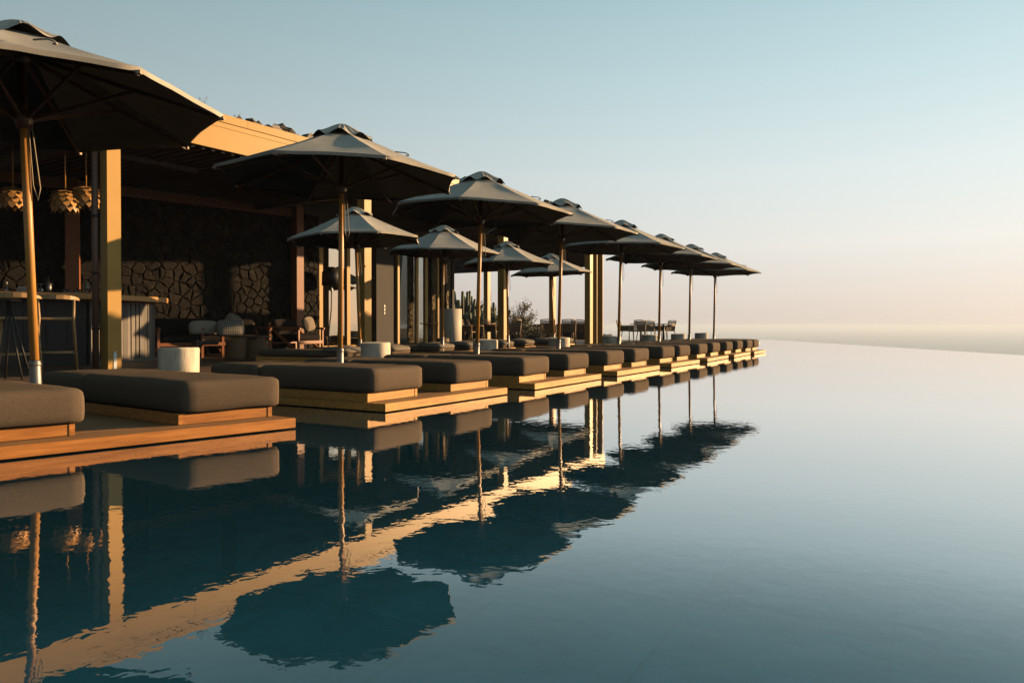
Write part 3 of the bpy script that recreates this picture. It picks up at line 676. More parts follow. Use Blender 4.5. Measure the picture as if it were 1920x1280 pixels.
for i, (L, R2, an, sa) in enumerate(plats):
    L = Vector(L); R2 = Vector(R2); eu = (R2 - L).normalized(); wd = (R2 - L).length
    ev = Vector((math.sin(R(sa)), math.cos(R(sa)))); rz = math.atan2(eu.y, eu.x)
    pr = Vector((-eu.y, eu.x)); kx, ky = ev.dot(eu), ev.dot(pr)       # local skew of the v axis
    def loc2(u, v): return (u + kx * v, ky * v)
    pf = empty('platform', (L.x, L.y, 0), rz)
    tag(pf, '%s low teak platform over the water%s' % (ordn[i], (', running out of the frame at left' if i == 0 else ', left end face in deep shade' if i == 1 else ', counted from the camera' if i < 7 else ', at the end of the row')), 'platform', 'teak bed platforms along the pool')
    TK = M['teak_red'] if i == 0 else M['teak']
    def skbox(u0, v0, z0, u1, v1, z1, name, m, parent):
        mb = MB(); b = .003
        q = [loc2(u0, v0), loc2(u1, v0), loc2(u1, v1), loc2(u0, v1)]; cx = sum(p[0] for p in q) / 4; cy = sum(p[1] for p in q) / 4
        def ins(k): return [(cx + (x - cx) * (1 - k / max(.02, abs(x - cx))) if abs(x - cx) > .01 else x, cy + (y - cy) * (1 - k / max(.02, abs(y - cy))) if abs(y - cy) > .01 else y) for x, y in q]
        vs = []
        for z, k in ((z0, 0), (z1 - b, 0), (z1, b)):
            for x, y in ins(k): vs.append((x, y, z))
        fs = [(3, 2, 1, 0), (8, 9, 10, 11)]
        for r_ in range(2):
            for a in range(4): b2 = (a + 1) % 4; fs.append((r_ * 4 + a, r_ * 4 + b2, r_ * 4 + 4 + b2, r_ * 4 + 4 + a))
        mb.add(vs, fs); me = mb.mesh(name, m)
        return obj(name, me, parent)
    skbox(0, 0, .010, wd, .03, ZP + .002, 'front_board', TK, pf)
    skbox(0, .0305, .010, .028, DV, ZP + .001, 'side_board', TK, pf); skbox(wd - .028, .0305, .010, wd, DV, ZP + .001, 'side_board', TK, pf)
    npk = 16; pw = (DV - .033) / npk
    for k in range(npk):
        v0 = .033 + k * pw; skbox(.030, v0 + .003, ZP - .022, wd - .030, v0 + pw - .003, ZP - .0005 * (k % 2), 'plank', M['plank'], pf)
    sp = MB()
    for u_ in (.15, wd - .2):
        for v_ in (.5, 1.7): x, y = loc2(u_, v_); sp.box(x, y, -1.13, x + .08, y + .08, .05)
    sp.build('support', M['black'], pf)
    bw = .66
    for side in (0, 1):
        u0 = .03 if side == 0 else wd - .03 - bw
        lb = ('charcoal teak daybed, ' +
              (['cut by the left frame edge', 'in the lower left, whole and nearest to the camera'][side] if i == 0 else
               ('left' if side == 0 else 'right') + ' one of the pair on the %s platform' % ordn[i]))
        o2 = loc2(u0, .22)
        db = empty('daybed', (L.x + eu.x * o2[0] + pr.x * o2[1], L.y + eu.y * o2[0] + pr.y * o2[1], ZP), rz); tag(db, lb, 'daybed', 'daybeds in pairs along the pool')
        hb = .074
        skbox(.0, 0, .003, .03, .04, hb, 'corner_post', TK, db); skbox(bw - .03, 0, .003, bw, .04, hb, 'corner_post', TK, db)
        skbox(.031, .004, .003, bw - .031, .036, hb, 'front_rail', TK, db)
        skbox(.002, .041, .003, .028, 2.02, hb, 'side_rail', TK, db); skbox(bw - .028, .041, .003, bw - .002, 2.02, hb, 'side_rail', TK, db)
        skbox(.03, .06, .04, bw - .03, 2.0, hb - .006, 'base_panel', M['soffit'], db)
        def sheared(me, cu, cv, z):
            me2 = me.copy()
            if abs(kx) > .01:
                for v in me2.vertices: v.co = Vector((v.co.x + kx * v.co.y, ky * v.co.y, v.co.z))
            o = obj(me.name.split('.')[0], me2 if abs(kx) > .01 else me, db); x, y = loc2(cu, cv); o.location = (x, y, z); return o
        vv = (i * 2 + side) % 3
        sheared(seat_var[vv], bw / 2 + .035, -.035 + .70, hb - .004); sheared(head_var[vv], bw / 2 + .035 + random.uniform(-.01, .01), -.035 + 1.40 + .345, hb - .003)
# low round stone block between the two nearest daybeds
mb = MB(); mb.lathe([(.0001, 0), (.105, 0), (.115, .012), (.115, .085), (.105, .1), (.085, .1), (.08, .085), (.0001, .085)], 28)
x, y = at(160, 5.75); tag(mb.build('stone_ashtray', M['rim'], None, (x, y, ZP + .001)), 'low round grey stone bowl on the platform between the two nearest daybeds', 'bowl')

# cylinder side tables behind the beds
def drum_mesh(seed):
    rd_ = random.Random(seed); n_ = 72; cr_ = [(rd_.uniform(0, 2 * PI), rd_.uniform(.010, .02)) for _ in range(4)]; vs = []; fs = []
    prof = [(.19, 0), (.2, .008), (.2, .10), (.2, .2), (.2, .3), (.2, .415), (.196, .428), (.188, .434)]
    for i, (r, z) in enumerate(prof):
        for k in range(n_):
            a = 2 * PI * k / n_; f = 1 + .018 * noise.noise(Vector((math.cos(a) * 1.5, math.sin(a) * 1.5, z * 2 + seed * 7))) + .012 * math.cos(2 * a + seed)
            for ca, dp_ in cr_:
                d_ = abs((a - ca - .06 * math.sin(z * 14 + seed) + PI) % (2 * PI) - PI)
                if d_ < .05: f -= dp_ * (1 - d_ / .05)
            f *= 1 + (z / .434 - .5) * .03 * math.sin(seed * 2.3)
            vs.append((r * f * math.cos(a), r * f * math.sin(a), z + (.006 * math.cos(a + seed) if z > .41 else 0)))
    for i in range(len(prof) - 1):
        for k in range(n_): k2 = (k + 1) % n_; fs.append((i * n_ + k, i * n_ + k2, (i + 1) * n_ + k2, (i + 1) * n_ + k))
    fs.append(tuple((len(prof) - 1) * n_ + k for k in range(n_)))
    mb = MB(); mb.add(vs, fs, False); me = mb.mesh('body', M['drum'])
    return me
drum_mes = [drum_mesh(q_) for q_ in (1, 2, 3, 4)]
kn = MB(); kn.tube([(0, 0, 0), (.02, 0, 0), (.022, 0, 0), (.034, 0, 0)], [.006, .006, .016, .013], 10); kn_me = kn.mesh('knob', M['black'])
drums = [(335, 7.5, 'pale wooden cylinder side table behind the nearest daybeds'), (704, 9.7, 'pale wooden cylinder side table right of the second parasol pole'), (910, 11.7, 'pale wooden cylinder side table with a black knob behind the third parasol pole'),
         (1048, 13.5, 'pale wooden cylinder side table straddled by the fourth parasol pole'), (1147, 15.6, 'pale wooden cylinder side table left of the fifth parasol pole'), (1219, 17.6, 'pale wooden cylinder side table in front of the dining chairs'),
         (1272, 19.8, 'pale wooden cylinder side table left of the second last parasol pole'), (1315, 22.2, 'farthest pale wooden cylinder side table left of the last parasol pole')]
for i, (px, D, lb) in enumerate(drums):
    x, y = at(px, D); t = empty('side_table', (x, y, ZD + .001), random.uniform(0, 6)); tag(t, lb, 'side table', 'cylinder side tables behind the daybeds')
    obj('body', drum_mes[i % 4], t)
    if i in (2, 3): k_ = obj('knob', kn_me, t, (0, 0, .26)); t.rotation_euler[2] = R(-62); k_.location = (.2, 0, .26)

# ------------------------------------------------------------------ back row of daybeds with pillows
BA = 25.0; bu = Vector((math.sin(R(BA)), math.cos(R(BA)))); bv = Vector((-bu.y, bu.x)); brz = math.atan2(bu.y, bu.x)
bseat = weld(rounded_box(.66, 1.95, .12, .045, (8, 14, 4), .012, 21).mesh('mattress', M['cushion']))
bpil = weld(rounded_box(.62, .52, .085, .035, (10, 10, 4), .04, 23).mesh('pillow', M['pillow']))
btop = MB(); btop.box(-.60, 0, .0, .60, 2.0, .13, .004); bplat_me = btop.mesh('base', M['teak'])
bfr = MB(); bfr.box(-.36, 0, .0, .36, 2.0, .115, .003); bfr_me = bfr.mesh('base', M['teak'])
ords = ['nearest', 'second', 'third', 'fourth', 'farthest']
for k in range(4):
    for side in (0, 1):
        s = k * 3.0 + side * 1.3
        p = Vector((-2.6, 12.3)) + bu * s
        db = empty('low_daybed', (p.x, p.y, ZD), brz)
        tag(db, '%s low flat daybed of the %s back row pair, pillow at its pool end' % (('left', 'right')[side], ordn[k] if k < 3 else 'farthest'), 'daybed', 'low daybeds of the back row')
        obj('base', bfr_me, db)
        obj('mattress', bseat, db, (0, 1.0, .115))
        if True:
            pw_ = obj('pillow', bpil, db, (random.uniform(-.02, .02), .27, .195), rot=(R(3), 0, random.uniform(-.1, .1)))

# ------------------------------------------------------------------ bar
A_, B_, C_ = Vector((-10.6, 10.15)), Vector((-7.02, 12.02)), Vector((-6.78, 13.75))
CT = 1.27
bar = empty('bar_counter', (B_.x, B_.y, ZD)); tag(bar, 'bar counter with thick timber top, dark front and weathered grey slat end', 'bar')
def wl2(p, q): d = q - p; return math.atan2(d.y, d.x), d.length
rz, L_ = wl2(A_, B_)
mb = MB(); mb.box(0, .12, 0, L_ - .05, .16, CT - ZD - .11); o = mb.build('front_backing', M['mortar'], bar, (A_.x - B_.x, A_.y - B_.y, 0), rz)
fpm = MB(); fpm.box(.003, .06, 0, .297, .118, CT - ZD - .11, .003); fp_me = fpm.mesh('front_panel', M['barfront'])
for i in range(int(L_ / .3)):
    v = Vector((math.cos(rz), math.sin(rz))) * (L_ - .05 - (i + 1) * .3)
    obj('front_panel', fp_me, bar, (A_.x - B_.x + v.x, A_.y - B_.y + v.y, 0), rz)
rz2, L2 = wl2(B_, C_)
sm_ = MB(); sm_.box(.004, .02, 0, .086, .05, CT - ZD - .13, .004); slat_me = sm_.mesh('slat', M['slat'])
sm2 = MB(); sm2.box(.0, .018, 0, .115, .05, CT - ZD - .13, .004); slat_me2 = sm2.mesh('slat', M['slat'])
mb = MB(); mb.box(0, .054, 0, L2, .09, CT - ZD - .13); mb.build('end_backing', M['mortar'], bar, (0, 0, 0), rz2)
s = .02; i = 0
while s < L2 - .1:
    wd_ = .13 if i % 2 else .10
    v = Vector((math.cos(rz2), math.sin(rz2))) * s
    obj('slat', slat_me2 if i % 2 else slat_me, bar, (v.x, v.y, random.uniform(0, .015)), rz2 + random.uniform(-.14, .14)); s += wd_; i += 1
mb = MB(); mb.box(0, -.02, 0, L2, .016, .06); mb.build('plinth', M['slat'], bar, (0, 0, 0), rz2)
# top: an L of thick boards, rounded tip
def poly_board(pts, z0, z1, name, m, parent):
    mb = MB(); n_ = len(pts); b = .012
    c = Vector((sum(p[0] for p in pts) / n_, sum(p[1] for p in pts) / n_))
    def ins(k): return [(p[0] + (c.x - p[0]) / (c - Vector(p)).length * k, p[1] + (c.y - p[1]) / (c - Vector(p)).length * k) for p in pts]
    vs = [(x, y, z) for z, k in ((z0, b), (z0 + b, 0), (z1 - b, 0), (z1, b)) for x, y in ins(k)]
    fs = [tuple(reversed(range(n_))), tuple(range(3 * n_, 4 * n_))]
    for r_ in range(3):
        for i in range(n_): j = (i + 1) % n_; fs.append((r_ * n_ + i, r_ * n_ + j, r_ * n_ + n_ + j, r_ * n_ + n_ + i))
    mb.add(vs, fs); return mb.build(name, m, parent)
d1 = (B_ - A_).normalized(); n1_ = Vector((-d1.y, d1.x)); d2 = (C_ - B_).normalized(); n2_ = Vector((-d2.y, d2.x))
def rel(p): return (p.x - B_.x, p.y - B_.y)
f0 = A_ - n1_ * .20; f1 = B_ - n1_ * .20 - d1 * .03
poly_board([rel(f0), rel(f1), rel(B_ + d2 * .32), rel(B_ + n1_ * .45 - d1 * .2), rel(A_ + n1_ * .45)], CT - ZD - .10, CT - ZD, 'top_board', M['counter'], bar)
e0 = B_ - n2_ * .16 + d2 * -.02; tip = C_ + d2 * .55
cuts = [0, .75, 1.4, 1.9, 2.35]
for i in range(4):
    a, b = cuts[i] + .003, cuts[i + 1] - .003
    off_a = -.17 + .10 * (a / 2.3) ** 2 + (.25 if i == 3 else 0) * 0; off_b = -.17 + .10 * (b / 2.3) ** 2 + (.22 if i == 3 else 0)
    pts = [rel(B_ + d2 * a + n2_ * off_a), rel(B_ + d2 * b + n2_ * off_b), rel(B_ + d2 * b + n2_ * .5), rel(B_ + d2 * a + n2_ * .5)]
    poly_board(pts, CT - ZD - .098, CT - ZD + .001 * (i + 1), 'end_board', M['counter'], bar)
# back of the bar: dark wall and post
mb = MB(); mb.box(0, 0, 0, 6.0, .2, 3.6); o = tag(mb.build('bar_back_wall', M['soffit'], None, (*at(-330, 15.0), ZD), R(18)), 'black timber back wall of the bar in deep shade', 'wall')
mb = MB(); mb.box(0, 0, 0, .24, .2, 3.6, .004); tag(mb.build('timber_post', M['redwood'], None, (*at(123, 14.3), ZD), R(25)), 'brown timber post behind the bar glasses', 'post')
mb = MB(); mb.box(0, 0, 0, 1.5, .28, .05); t = empty('bar_shelf', (*at(-20, 14.6), 1.9), R(18)); tag(t, 'dark wall shelf behind the bar', 'shelf'); mb.build('board', M['soffit'], t)
mb = MB(); mb.box(.1, .1, -.2, .15, .28, 0); mb.box(1.35, .1, -.2, 1.4, .28, 0); mb.build('bracket', M['black'], t)

# things standing on the bar
def lathe_obj(name, prof, m, loc, label, cat, n=20, group=None):
    mb = MB(); mb.lathe(prof, n); return tag(mb.build(name, m, None, loc), label, cat, group)
def on_bar(px, D): x, y = at(px, D); return (x, y, CT + .002)
b_ = empty('bottle', on_bar(13, 11.9)); tag(b_, 'small clear bottle with pale cap at the left end of the bar', 'bottle')
mb = MB(); mb.lathe([(.0001, 0), (.028, 0), (.03, .01), (.03, .10), (.014, .13), (.012, .15)], 16); mb.build('body', M['glass'], b_)
mb = MB(); mb.lathe([(.0135, .148), (.015, .15), (.015, .185), (.0001, .187)], 12); mb.build('cap', M['linen'], b_)
t = empty('napkin_box', on_bar(47, 11.95), R(20)); tag(t, 'pale box of napkins on the bar left of the first parasol pole', 'box')
mb = MB(); mb.box(-.10, -.07, 0, .10, .07, .085, .006); mb.build('box', M['steel'], t); mb = MB(); mb.box(-.085, -.055, .087, .085, .055, .10, .003); mb.build('napkins', M['white'], t)
t = empty('shaker_cup', on_bar(92, 12.05)); tag(t, 'tall steel shaker cup with bar spoons on the counter', 'cup')
mb = MB(); mb.lathe([(.0001, 0), (.034, 0), (.046, .17), (.043, .17), (.032, .006), (.0001, .006)], 20); mb.build('cup', M['steel'], t)
mb = MB(); mb.tube([(0, 0, .02), (-.05, .0, .27)], .005, 6); mb.build('spoon', M['black'], t); mb = MB(); mb.tube([(.01, .01, .02), (-.02, .02, .30)], .005, 6); mb.build('spoon', M['black'], t)
t = empty('mixing_jar', on_bar(77, 12.0)); tag(t, 'clear glass jar beside the steel shaker cup', 'jar'); mb = MB(); mb.lathe([(.0001, 0), (.045, 0), (.048, .01), (.048, .15), (.045, .15), (.043, .012), (.0001, .01)], 20); mb.build('body', M['glass'], t)
mb = MB(); mb.lathe([(.0485, .145), (.051, .147), (.051, .155), (.0485, .157)], 20); mb.build('rim', M['steel'], t)
t = empty('juicer', on_bar(163, 12.15)); tag(t, 'shiny steel lever juicer on the bar beside the drainpipe', 'juicer')
mb = MB(); mb.lathe([(.0001, 0), (.055, 0), (.055, .015), (.012, .02), (.012, .06), (.04, .08), (.045, .11), (.01, .13), (.03, .16), (.03, .185), (.0001, .2)], 18); mb.build('body', M['steel'], t)
mb = MB(); mb.tube([(0, 0, .18), (.06, 0, .21), (.10, 0, .19)], [.012, .01, .014], 8); mb.build('lever', M['steel'], t)
gm = MB(); gm.lathe([(.0001, 0), (.026, 0), (.03, .075), (.028, .075), (.024, .006), (.0001, .006)], 14); g_me = gm.mesh('tumbler', M['glass'])
for px, D, lb in ((121, 12.05, 'leftmost small tumbler in the row on the bar'), (129, 12.15, 'second small tumbler from the left on the bar'), (143, 12.05, 'small tumbler left of the juicer on the bar'), (151, 12.2, 'small tumbler touching the juicer base on its left'), (171, 12.2, 'small tumbler right of the juicer'), (175.5, 12.05, 'rightmost small tumbler against the drainpipe')):
    tag(obj('tumbler', g_me, None, on_bar(px, D)), lb, 'glass', 'small tumblers on the bar')

# bar stools with bent rail backs
def make_stool():
    r = empty('bar_stool')
    hz = .78
    mb = rounded_box(.42, .40, .045, .02, (6, 6, 3), .0, 3); weld(mb.mesh('s', M['oak']))
    o = mb.build('seat', M['oak'], r, (0, 0, hz - .045))
    for sx in (-1, 1):
        for sy in (-1, 1):
            mb = MB()
            if sy < 0: mb.tube([(sx * .25, sy * .235, 0), (sx * .20, sy * .19, hz - .04)], [.015, .02], 10)
            else: mb.tube([(sx * .25, sy * .25, 0), (sx * .205, sy * .20, hz - .02), (sx * .215, sy * .225, hz + .25)], [.015, .021, .015], 10)
            mb.build('leg', M['oak'], r)
    for a, b in (((-.235, -.22, .28), (.235, -.22, .28)), ((-.235, .23, .28), (.235, .23, .28)), ((-.235, -.22, .36), (-.235, .23, .36)), ((.235, -.22, .36), (.235, .23, .36))):
        mb = MB(); mb.tube([a, b], .012, 8); mb.build('stretcher', M['oak'], r)
    mb = MB(); pts = []
    for k in range(13):
        a = R(-20 + 220 * k / 12); pts.append((.27 * math.cos(a), .05 + .20 * math.sin(a), hz + .25 + .035 * max(0, math.sin(a))))
    for k in range(12):
        pass
    vs = []; fs = []
    for k, p in enumerate(pts):
        a = R(-20 + 220 * k / 12); th = .014; nx, ny = math.cos(a), math.sin(a)
        hh = .013 + .018 * max(0, math.sin(a))
        for dx, dz_ in ((-th, -hh), (th, -hh), (th, hh), (-th, hh)): vs.append((p[0] + nx * dx, p[1] + ny * dx, p[2] + dz_))
    for k in range(12):
        for j in range(4): j2 = (j + 1) % 4; fs.append((k * 4 + j, k * 4 + j2, k * 4 + 4 + j2, k * 4 + 4 + j))
    fs += [(3, 2, 1, 0), tuple(48 + j for j in range(4))]
    mb.add(vs, fs); mb.build('back_rail', M['oak'], r)
    return r
s1_ = make_stool(); index_children()
s2_ = copy_tree(s1_)
for o, px, D, rz, lb in ((s1_, 32, 9.6, R(206), 'pale oak bar stool half hidden behind the nearest parasol pole, partly out of frame'), (s2_, 106, 10.3, R(212), 'pale oak bar stool right of the nearest parasol pole')):
    x, y = at(px, D); o.location = (x, y, ZD); o.rotation_euler = (0, 0, rz); tag(o, lb, 'bar stool', 'oak stools at the bar')
# folding tray stand, dark
t = empty('tray_stand', (*at(20, 8.9), ZD), R(10)); tag(t, 'black folding tray stand leaning by the bar stools at the left edge', 'stand')
for p, q in (((-.12, -.1, 0), (-.06, .1, .98)), ((.17, -.1, 0), (-.09, .1, .98)), ((-.12, .12, 0), (-.06, .14, .98)), ((.17, .12, 0), (-.09, .14, .98))):
    mb = MB(); mb.tube([p, q], .013, 8); mb.build('leg', M['black'], t)
mb = MB(); mb.box(-.16, -.05, .97, .02, .2, .99); mb.build('top', M['black'], t)

# pendant lamps of overlapping veneer leaves
def make_pendant():
    r = empty('pendant_lamp')
    lf = MB(); wl_, hl = .095, .15
    lf.add([(-wl_ / 2, 0, 0), (wl_ / 2, 0, 0), (wl_ / 2, -.022, -hl * .62), (0, -.034, -hl), (-wl_ / 2, -.022, -hl * .62), (-wl_ / 2, .004, 0), (wl_ / 2, .004, 0), (wl_ / 2, -.018, -hl * .62), (0, -.030, -hl), (-wl_ / 2, -.018, -hl * .62)],
           [(0, 1, 2, 3, 4), (9, 8, 7, 6, 5), (0, 5, 6, 1), (1, 6, 7, 2), (2, 7, 8, 3), (3, 8, 9, 4), (4, 9, 5, 0)])
    lme = lf.mesh('leaf', M['veneer'])
    mb = MB(); mb.lathe([(.0001, -.02), (.06, -.03), (.10, -.08), (.13, -.16), (.12, -.25), (.06, -.30)], 16); mb.build('core', M['soffit'], r)
    for ring, (rad, z, n_, tilt) in enumerate(((.055, -.01, 8, 62), (.10, -.045, 10, 45), (.145, -.095, 12, 28), (.168, -.155, 12, 12), (.168, -.215, 12, -4))):
        for k in range(n_):
            a = 2 * PI * (k + .5 * (ring % 2)) / n_
            obj('leaf', lme, r, (rad * math.cos(a), rad * math.sin(a), z), rot=Matrix.Rotation(a + PI / 2, 3, 'Z').to_4x4().to_euler() if False else (Matrix.Rotation(a + PI / 2, 3, 'Z') @ Matrix.Rotation(R(-tilt), 3, 'X')).to_euler())
    mb = MB(); mb.tube([(0, 0, -.02), (0, 0, 1.12)], .011, 8); mb.build('rod', M['pole'], r)
    mb = MB(); mb.lathe([(.05, 1.09), (.05, 1.12)], 16); mb.build('ceiling_rose', M['black'], r)
    return r
p0_ = make_pendant(); index_children()
for i, (px, D, zt, lb) in enumerate(((26, 11.8, 3.00, 'pendant lamp of wooden petals left of the nearest parasol pole'), (124, 11.7, 2.93, 'lower pendant lamp of wooden petals, middle of three above the bar'), (163, 11.9, 3.03, 'pendant lamp of wooden petals partly hidden by the drainpipe'))):
    c = p0_ if i == 0 else copy_tree(p0_)
    x, y = at(px, D); c.location = (x, y, zt); c.rotation_euler = (0, 0, i * .9); tag(c, lb, 'pendant lamp', 'petal pendant lamps above the bar')
    rod = [k for k in (kids(p0_) if i == 0 else c.children) if k.name.startswith('rod')]
mb = MB(); mb.bar((0, 0, 0), (0, 4.0, 0), .12, .07); tag(mb.build('lamp_track', M['soffit'], None, (*bld(-1.6, 1.42), ZC - .12), R(-32.9)), 'dark timber beam carrying the pendant lamps', 'beam')

# ------------------------------------------------------------------ lounge furniture by the stone wall
def cushion(name, sx, sy, sz, m, loc, rot, label, cat='cushion', seed=0, r=.05, group=None):
    o = obj(name, weld(rounded_box(sx, sy, sz, r, (8, 8, 4), .03, seed).mesh(name, m)), None, loc, rot=rot); return tag(o, label, cat, group)
def lounge_frame(px, D, rz, wd, label, name='lounge_sofa', dark=M['black_cushion']):
    x, y = at(px, D); t = empty(name, (x, y, ZD), rz); tag(t, label, 'sofa')
    for sx in (-wd / 2, wd / 2):
        for p, q, nm in (((sx, -.36, 0), (sx, -.36, .58), 'leg'), ((sx, .36, 0), (sx, .40, .72), 'leg'), ((sx, -.42, .59), (sx, .44, .63), 'armrest'), ((sx, -.34, .06), (sx, .30, .56), 'brace')):
            mb = MB(); mb.bar(p, q, .05, .045); mb.build(nm, M['redwood'], t)
    for y_, z_, nm in ((-.36, .28, 'front_rail'), (.36, .28, 'rear_rail'), (.41, .70, 'back_rail')):
        mb = MB(); mb.bar((-wd / 2 + .026, y_, z_), (wd / 2 - .026, y_, z_), .045, .07); mb.build(nm, M['redwood'], t)
    o = obj('seat_cushion', weld(rounded_box(wd - .08, .70, .16, .05, (10, 8, 4), .02, 3).mesh('seat_cushion', dark)), t, (0, 0, .30))
    o = obj('back_cushion', weld(rounded_box(wd - .1, .14, .36, .05, (10, 4, 6), .02, 4).mesh('back_cushion', dark)), t, (0, .30, .44), rot=(R(-10), 0, 0))
    return t
wa = wrz
lounge_frame(345, 14.9, wa, 1.3, 'dark cushioned lounge armchair with red timber frame behind the nearest cylinder table', 'lounge_armchair')
lounge_frame(430, 15.6, wa, 1.5, 'dark cushioned sofa under the stone wall with patterned cushions')
lounge_frame(557, 16.6, wa + R(25), .95, 'dark lounge armchair with red timber arms beside the reflecting window', 'lounge_armchair')
x, y = at(382, 14.85); cushion('cushion', .52, .15, .26, M['linen'], (x, y, .56), (R(-14), 0, wa - .25), 'cream linen cushion with a stripe on the lounge armchair', seed=31)
# checked fabric
chk = mat('checked_fabric', (.05, .045, .04), .9, .05, 5); n = chk.node_tree.nodes; l = chk.node_tree.links
tc = n.new('ShaderNodeTexCoord'); ck = n.new('ShaderNodeTexBrick'); ck.inputs['Color1'].default_value = (.02, .018, .017, 1); ck.inputs['Color2'].default_value = (.03, .026, .024, 1); ck.inputs['Mortar'].default_value = (.42, .37, .30, 1)
ck.inputs['Scale'].default_value = 14; ck.offset = 0; ck.inputs['Brick Width'].default_value = .5; ck.inputs['Row Height'].default_value = .5; ck.inputs['Mortar Size'].default_value = .05
mpn = n.new('ShaderNodeMapping'); mpn.inputs['Rotation'].default_value = (R(90), 0, 0); l.new(tc.outputs['Object'], mpn.inputs[0]); l.new(mpn.outputs[0], ck.inputs[0]); l.new(ck.outputs[0], n['Principled BSDF'].inputs['Base Color'])
x, y = at(432, 14.9); cushion('cushion', .50, .15, .32, chk, (x, y, .52), (R(-14), 0, wa - .2), 'dark checked cushion on the sofa', seed=32)
x, y = at(432, 15.25); cushion('cushion', .36, .13, .36, M['shaded_linen'], (x, y, .62), (R(-14), R(28), wa), 'pale patterned cushion standing behind the checked one', seed=33)
x, y = at(582, 16.5); cushion('cushion', .34, .12, .30, M['shaded_linen'], (x, y, .62), (R(-12), R(-10), wa + R(25)), 'pale cushion leaning in the armchair by the window', seed=34)
# round woven baskets
def basket(px, D, r, h, label):
    x, y = at(px, D); t = empty('woven_pouf', (x, y, ZD + .001)); tag(t, label, 'pouf', 'round woven poufs in the lounge')
    mb = MB(); prof = [(.0001, 0)]
    nn = 12
    for k in range(nn + 1):
        z = h * k / nn; prof.append((r * (1 + .06 * math.sin(PI * k / nn)) + (.006 if k % 2 else -.006), z))
    prof.append((.0001, h + .01)); mb.lathe(prof, 28); mb.build('body', M['rattan'], t)
    mb = MB(); mb.lathe([(r * .98, h - .015), (r * 1.04, h), (r * .98, h + .014), (r * .9, h + .006)], 28); mb.build('rim', M['rattan'], t); return t
basket(443, 13.9, .19, .36, 'round woven pouf with a lit right edge below the checked cushion'); basket(482, 14.1, .20, .36, 'round woven pouf right of its neighbour in the lounge')
basket(830, 19.6, .17, .30, 'pale striped round pouf at the foot of the second back row parasol')
t = empty('coffee_table', (*at(470, 14.8), ZD), wa); tag(t, 'low black coffee table with thin legs in the lounge', 'table')
mb = MB(); mb.lathe([(.0001, .42), (.42, .42), (.43, .43), (.42, .445), (.0001, .445)], 28); mb.build('top', M['black'], t)
for a in (40, 160, 280): mb = MB(); mb.tube([(.34 * math.cos(R(a)), .34 * math.sin(R(a)), 0), (.3 * math.cos(R(a)), .3 * math.sin(R(a)), .42)], .011, 6); mb.build('leg', M['black'], t)
t = empty('lantern', (*at(538, 15.9), ZD)); tag(t, 'small lantern on the floor before the right armchair', 'lantern')
mb = MB(); mb.lathe([(.0001, 0), (.05, 0), (.055, .02), (.055, .14), (.03, .18), (.0001, .19)], 14); mb.build('body', M['linen'], t); mb = MB(); mb.tube([(-.04, 0, .16), (0, 0, .26), (.04, 0, .16)], .005, 6); mb.build('handle', M['black'], t)
x, y = at(376, 14.1); t = empty('tassel_throw', (x, y, ZD + .30), wa); tag(t, 'dark throw with a pale tassel string on the lounge seat', 'throw')
mb = MB(); mb.box(-.05, -.02, -.02, .35, .3, .06, .015); mb.build('cloth', M['barfront'], t)
mb = MB()
for k in range(6): mb.lathe([(.0001, .09 - k * .035), (.014, .078 - k * .035), (.0001, .066 - k * .035)], 8, -.07, -.03)
mb.build('tassel', M['linen'], t)

# ------------------------------------------------------------------ dining chairs and tables
def make_chair():
    r = empty('dining_chair')
    mb = MB(); mb.box(-.24, -.24, .42, .24, .24, .455, .006); mb.build('seat', M['rattan'], r)
    for sx in (-1, 1):
        mb = MB(); mb.tube([(sx * .26, -.26, 0), (sx * .235, -.22, .64)], [.014, .019], 8); mb.build('leg', M['oak'], r)
        mb = MB(); mb.tube([(sx * .25, .30, 0), (sx * .235, .22, .45), (sx * .24, .32, .86)], [.014, .019, .015], 8); mb.build('leg', M['oak'], r)
        mb = MB(); mb.tube([(sx * .235, -.24, .645), (sx * .25, 0, .66), (sx * .24, .265, .65)], .018, 8); mb.build('armrest', M['oak'], r)
        wv = MB(); wv.add([(sx * .232, -.20, .46), (sx * .232, .22, .46), (sx * .236, .25, .63), (sx * .234, -.21, .63), (sx * .24, -.20, .46), (sx * .24, .22, .46), (sx * .244, .25, .63), (sx * .242, -.21, .63)], [(0, 1, 2, 3), (7, 6, 5, 4), (0, 4, 5, 1), (1, 5, 6, 2), (2, 6, 7, 3), (3, 7, 4, 0)]); wv.build('side_weave', M['rattan'], r)
    bk_ = MB(); nb = 9
    for k in range(nb):
        z = .47 + k * .042; y = .225 + (z - .45) * .245
        bk_.bar((-.225, y, z), (.225, y, z), .012, .036)
    bk_.build('back_weave', M['rattan'], r)
    mb = MB(); mb.tube([(-.24, .322, .855), (0, .345, .87), (.24, .322, .855)], .017, 8); mb.build('top_rail', M['oak'], r)
    return r
ch0 = make_chair(); index_children(); first = [True]
def chair(px, D, rz, lb, g):
    c = ch0 if first[0] else copy_tree(ch0); first[0] = False
    x, y = at(px, D); c.location = (x, y, ZD); c.rotation_euler = (0, 0, R(rz)); tag(c, lb, 'chair', g)
G1, G2 = 'woven armchairs at the outdoor table', 'woven armchairs under the roof'
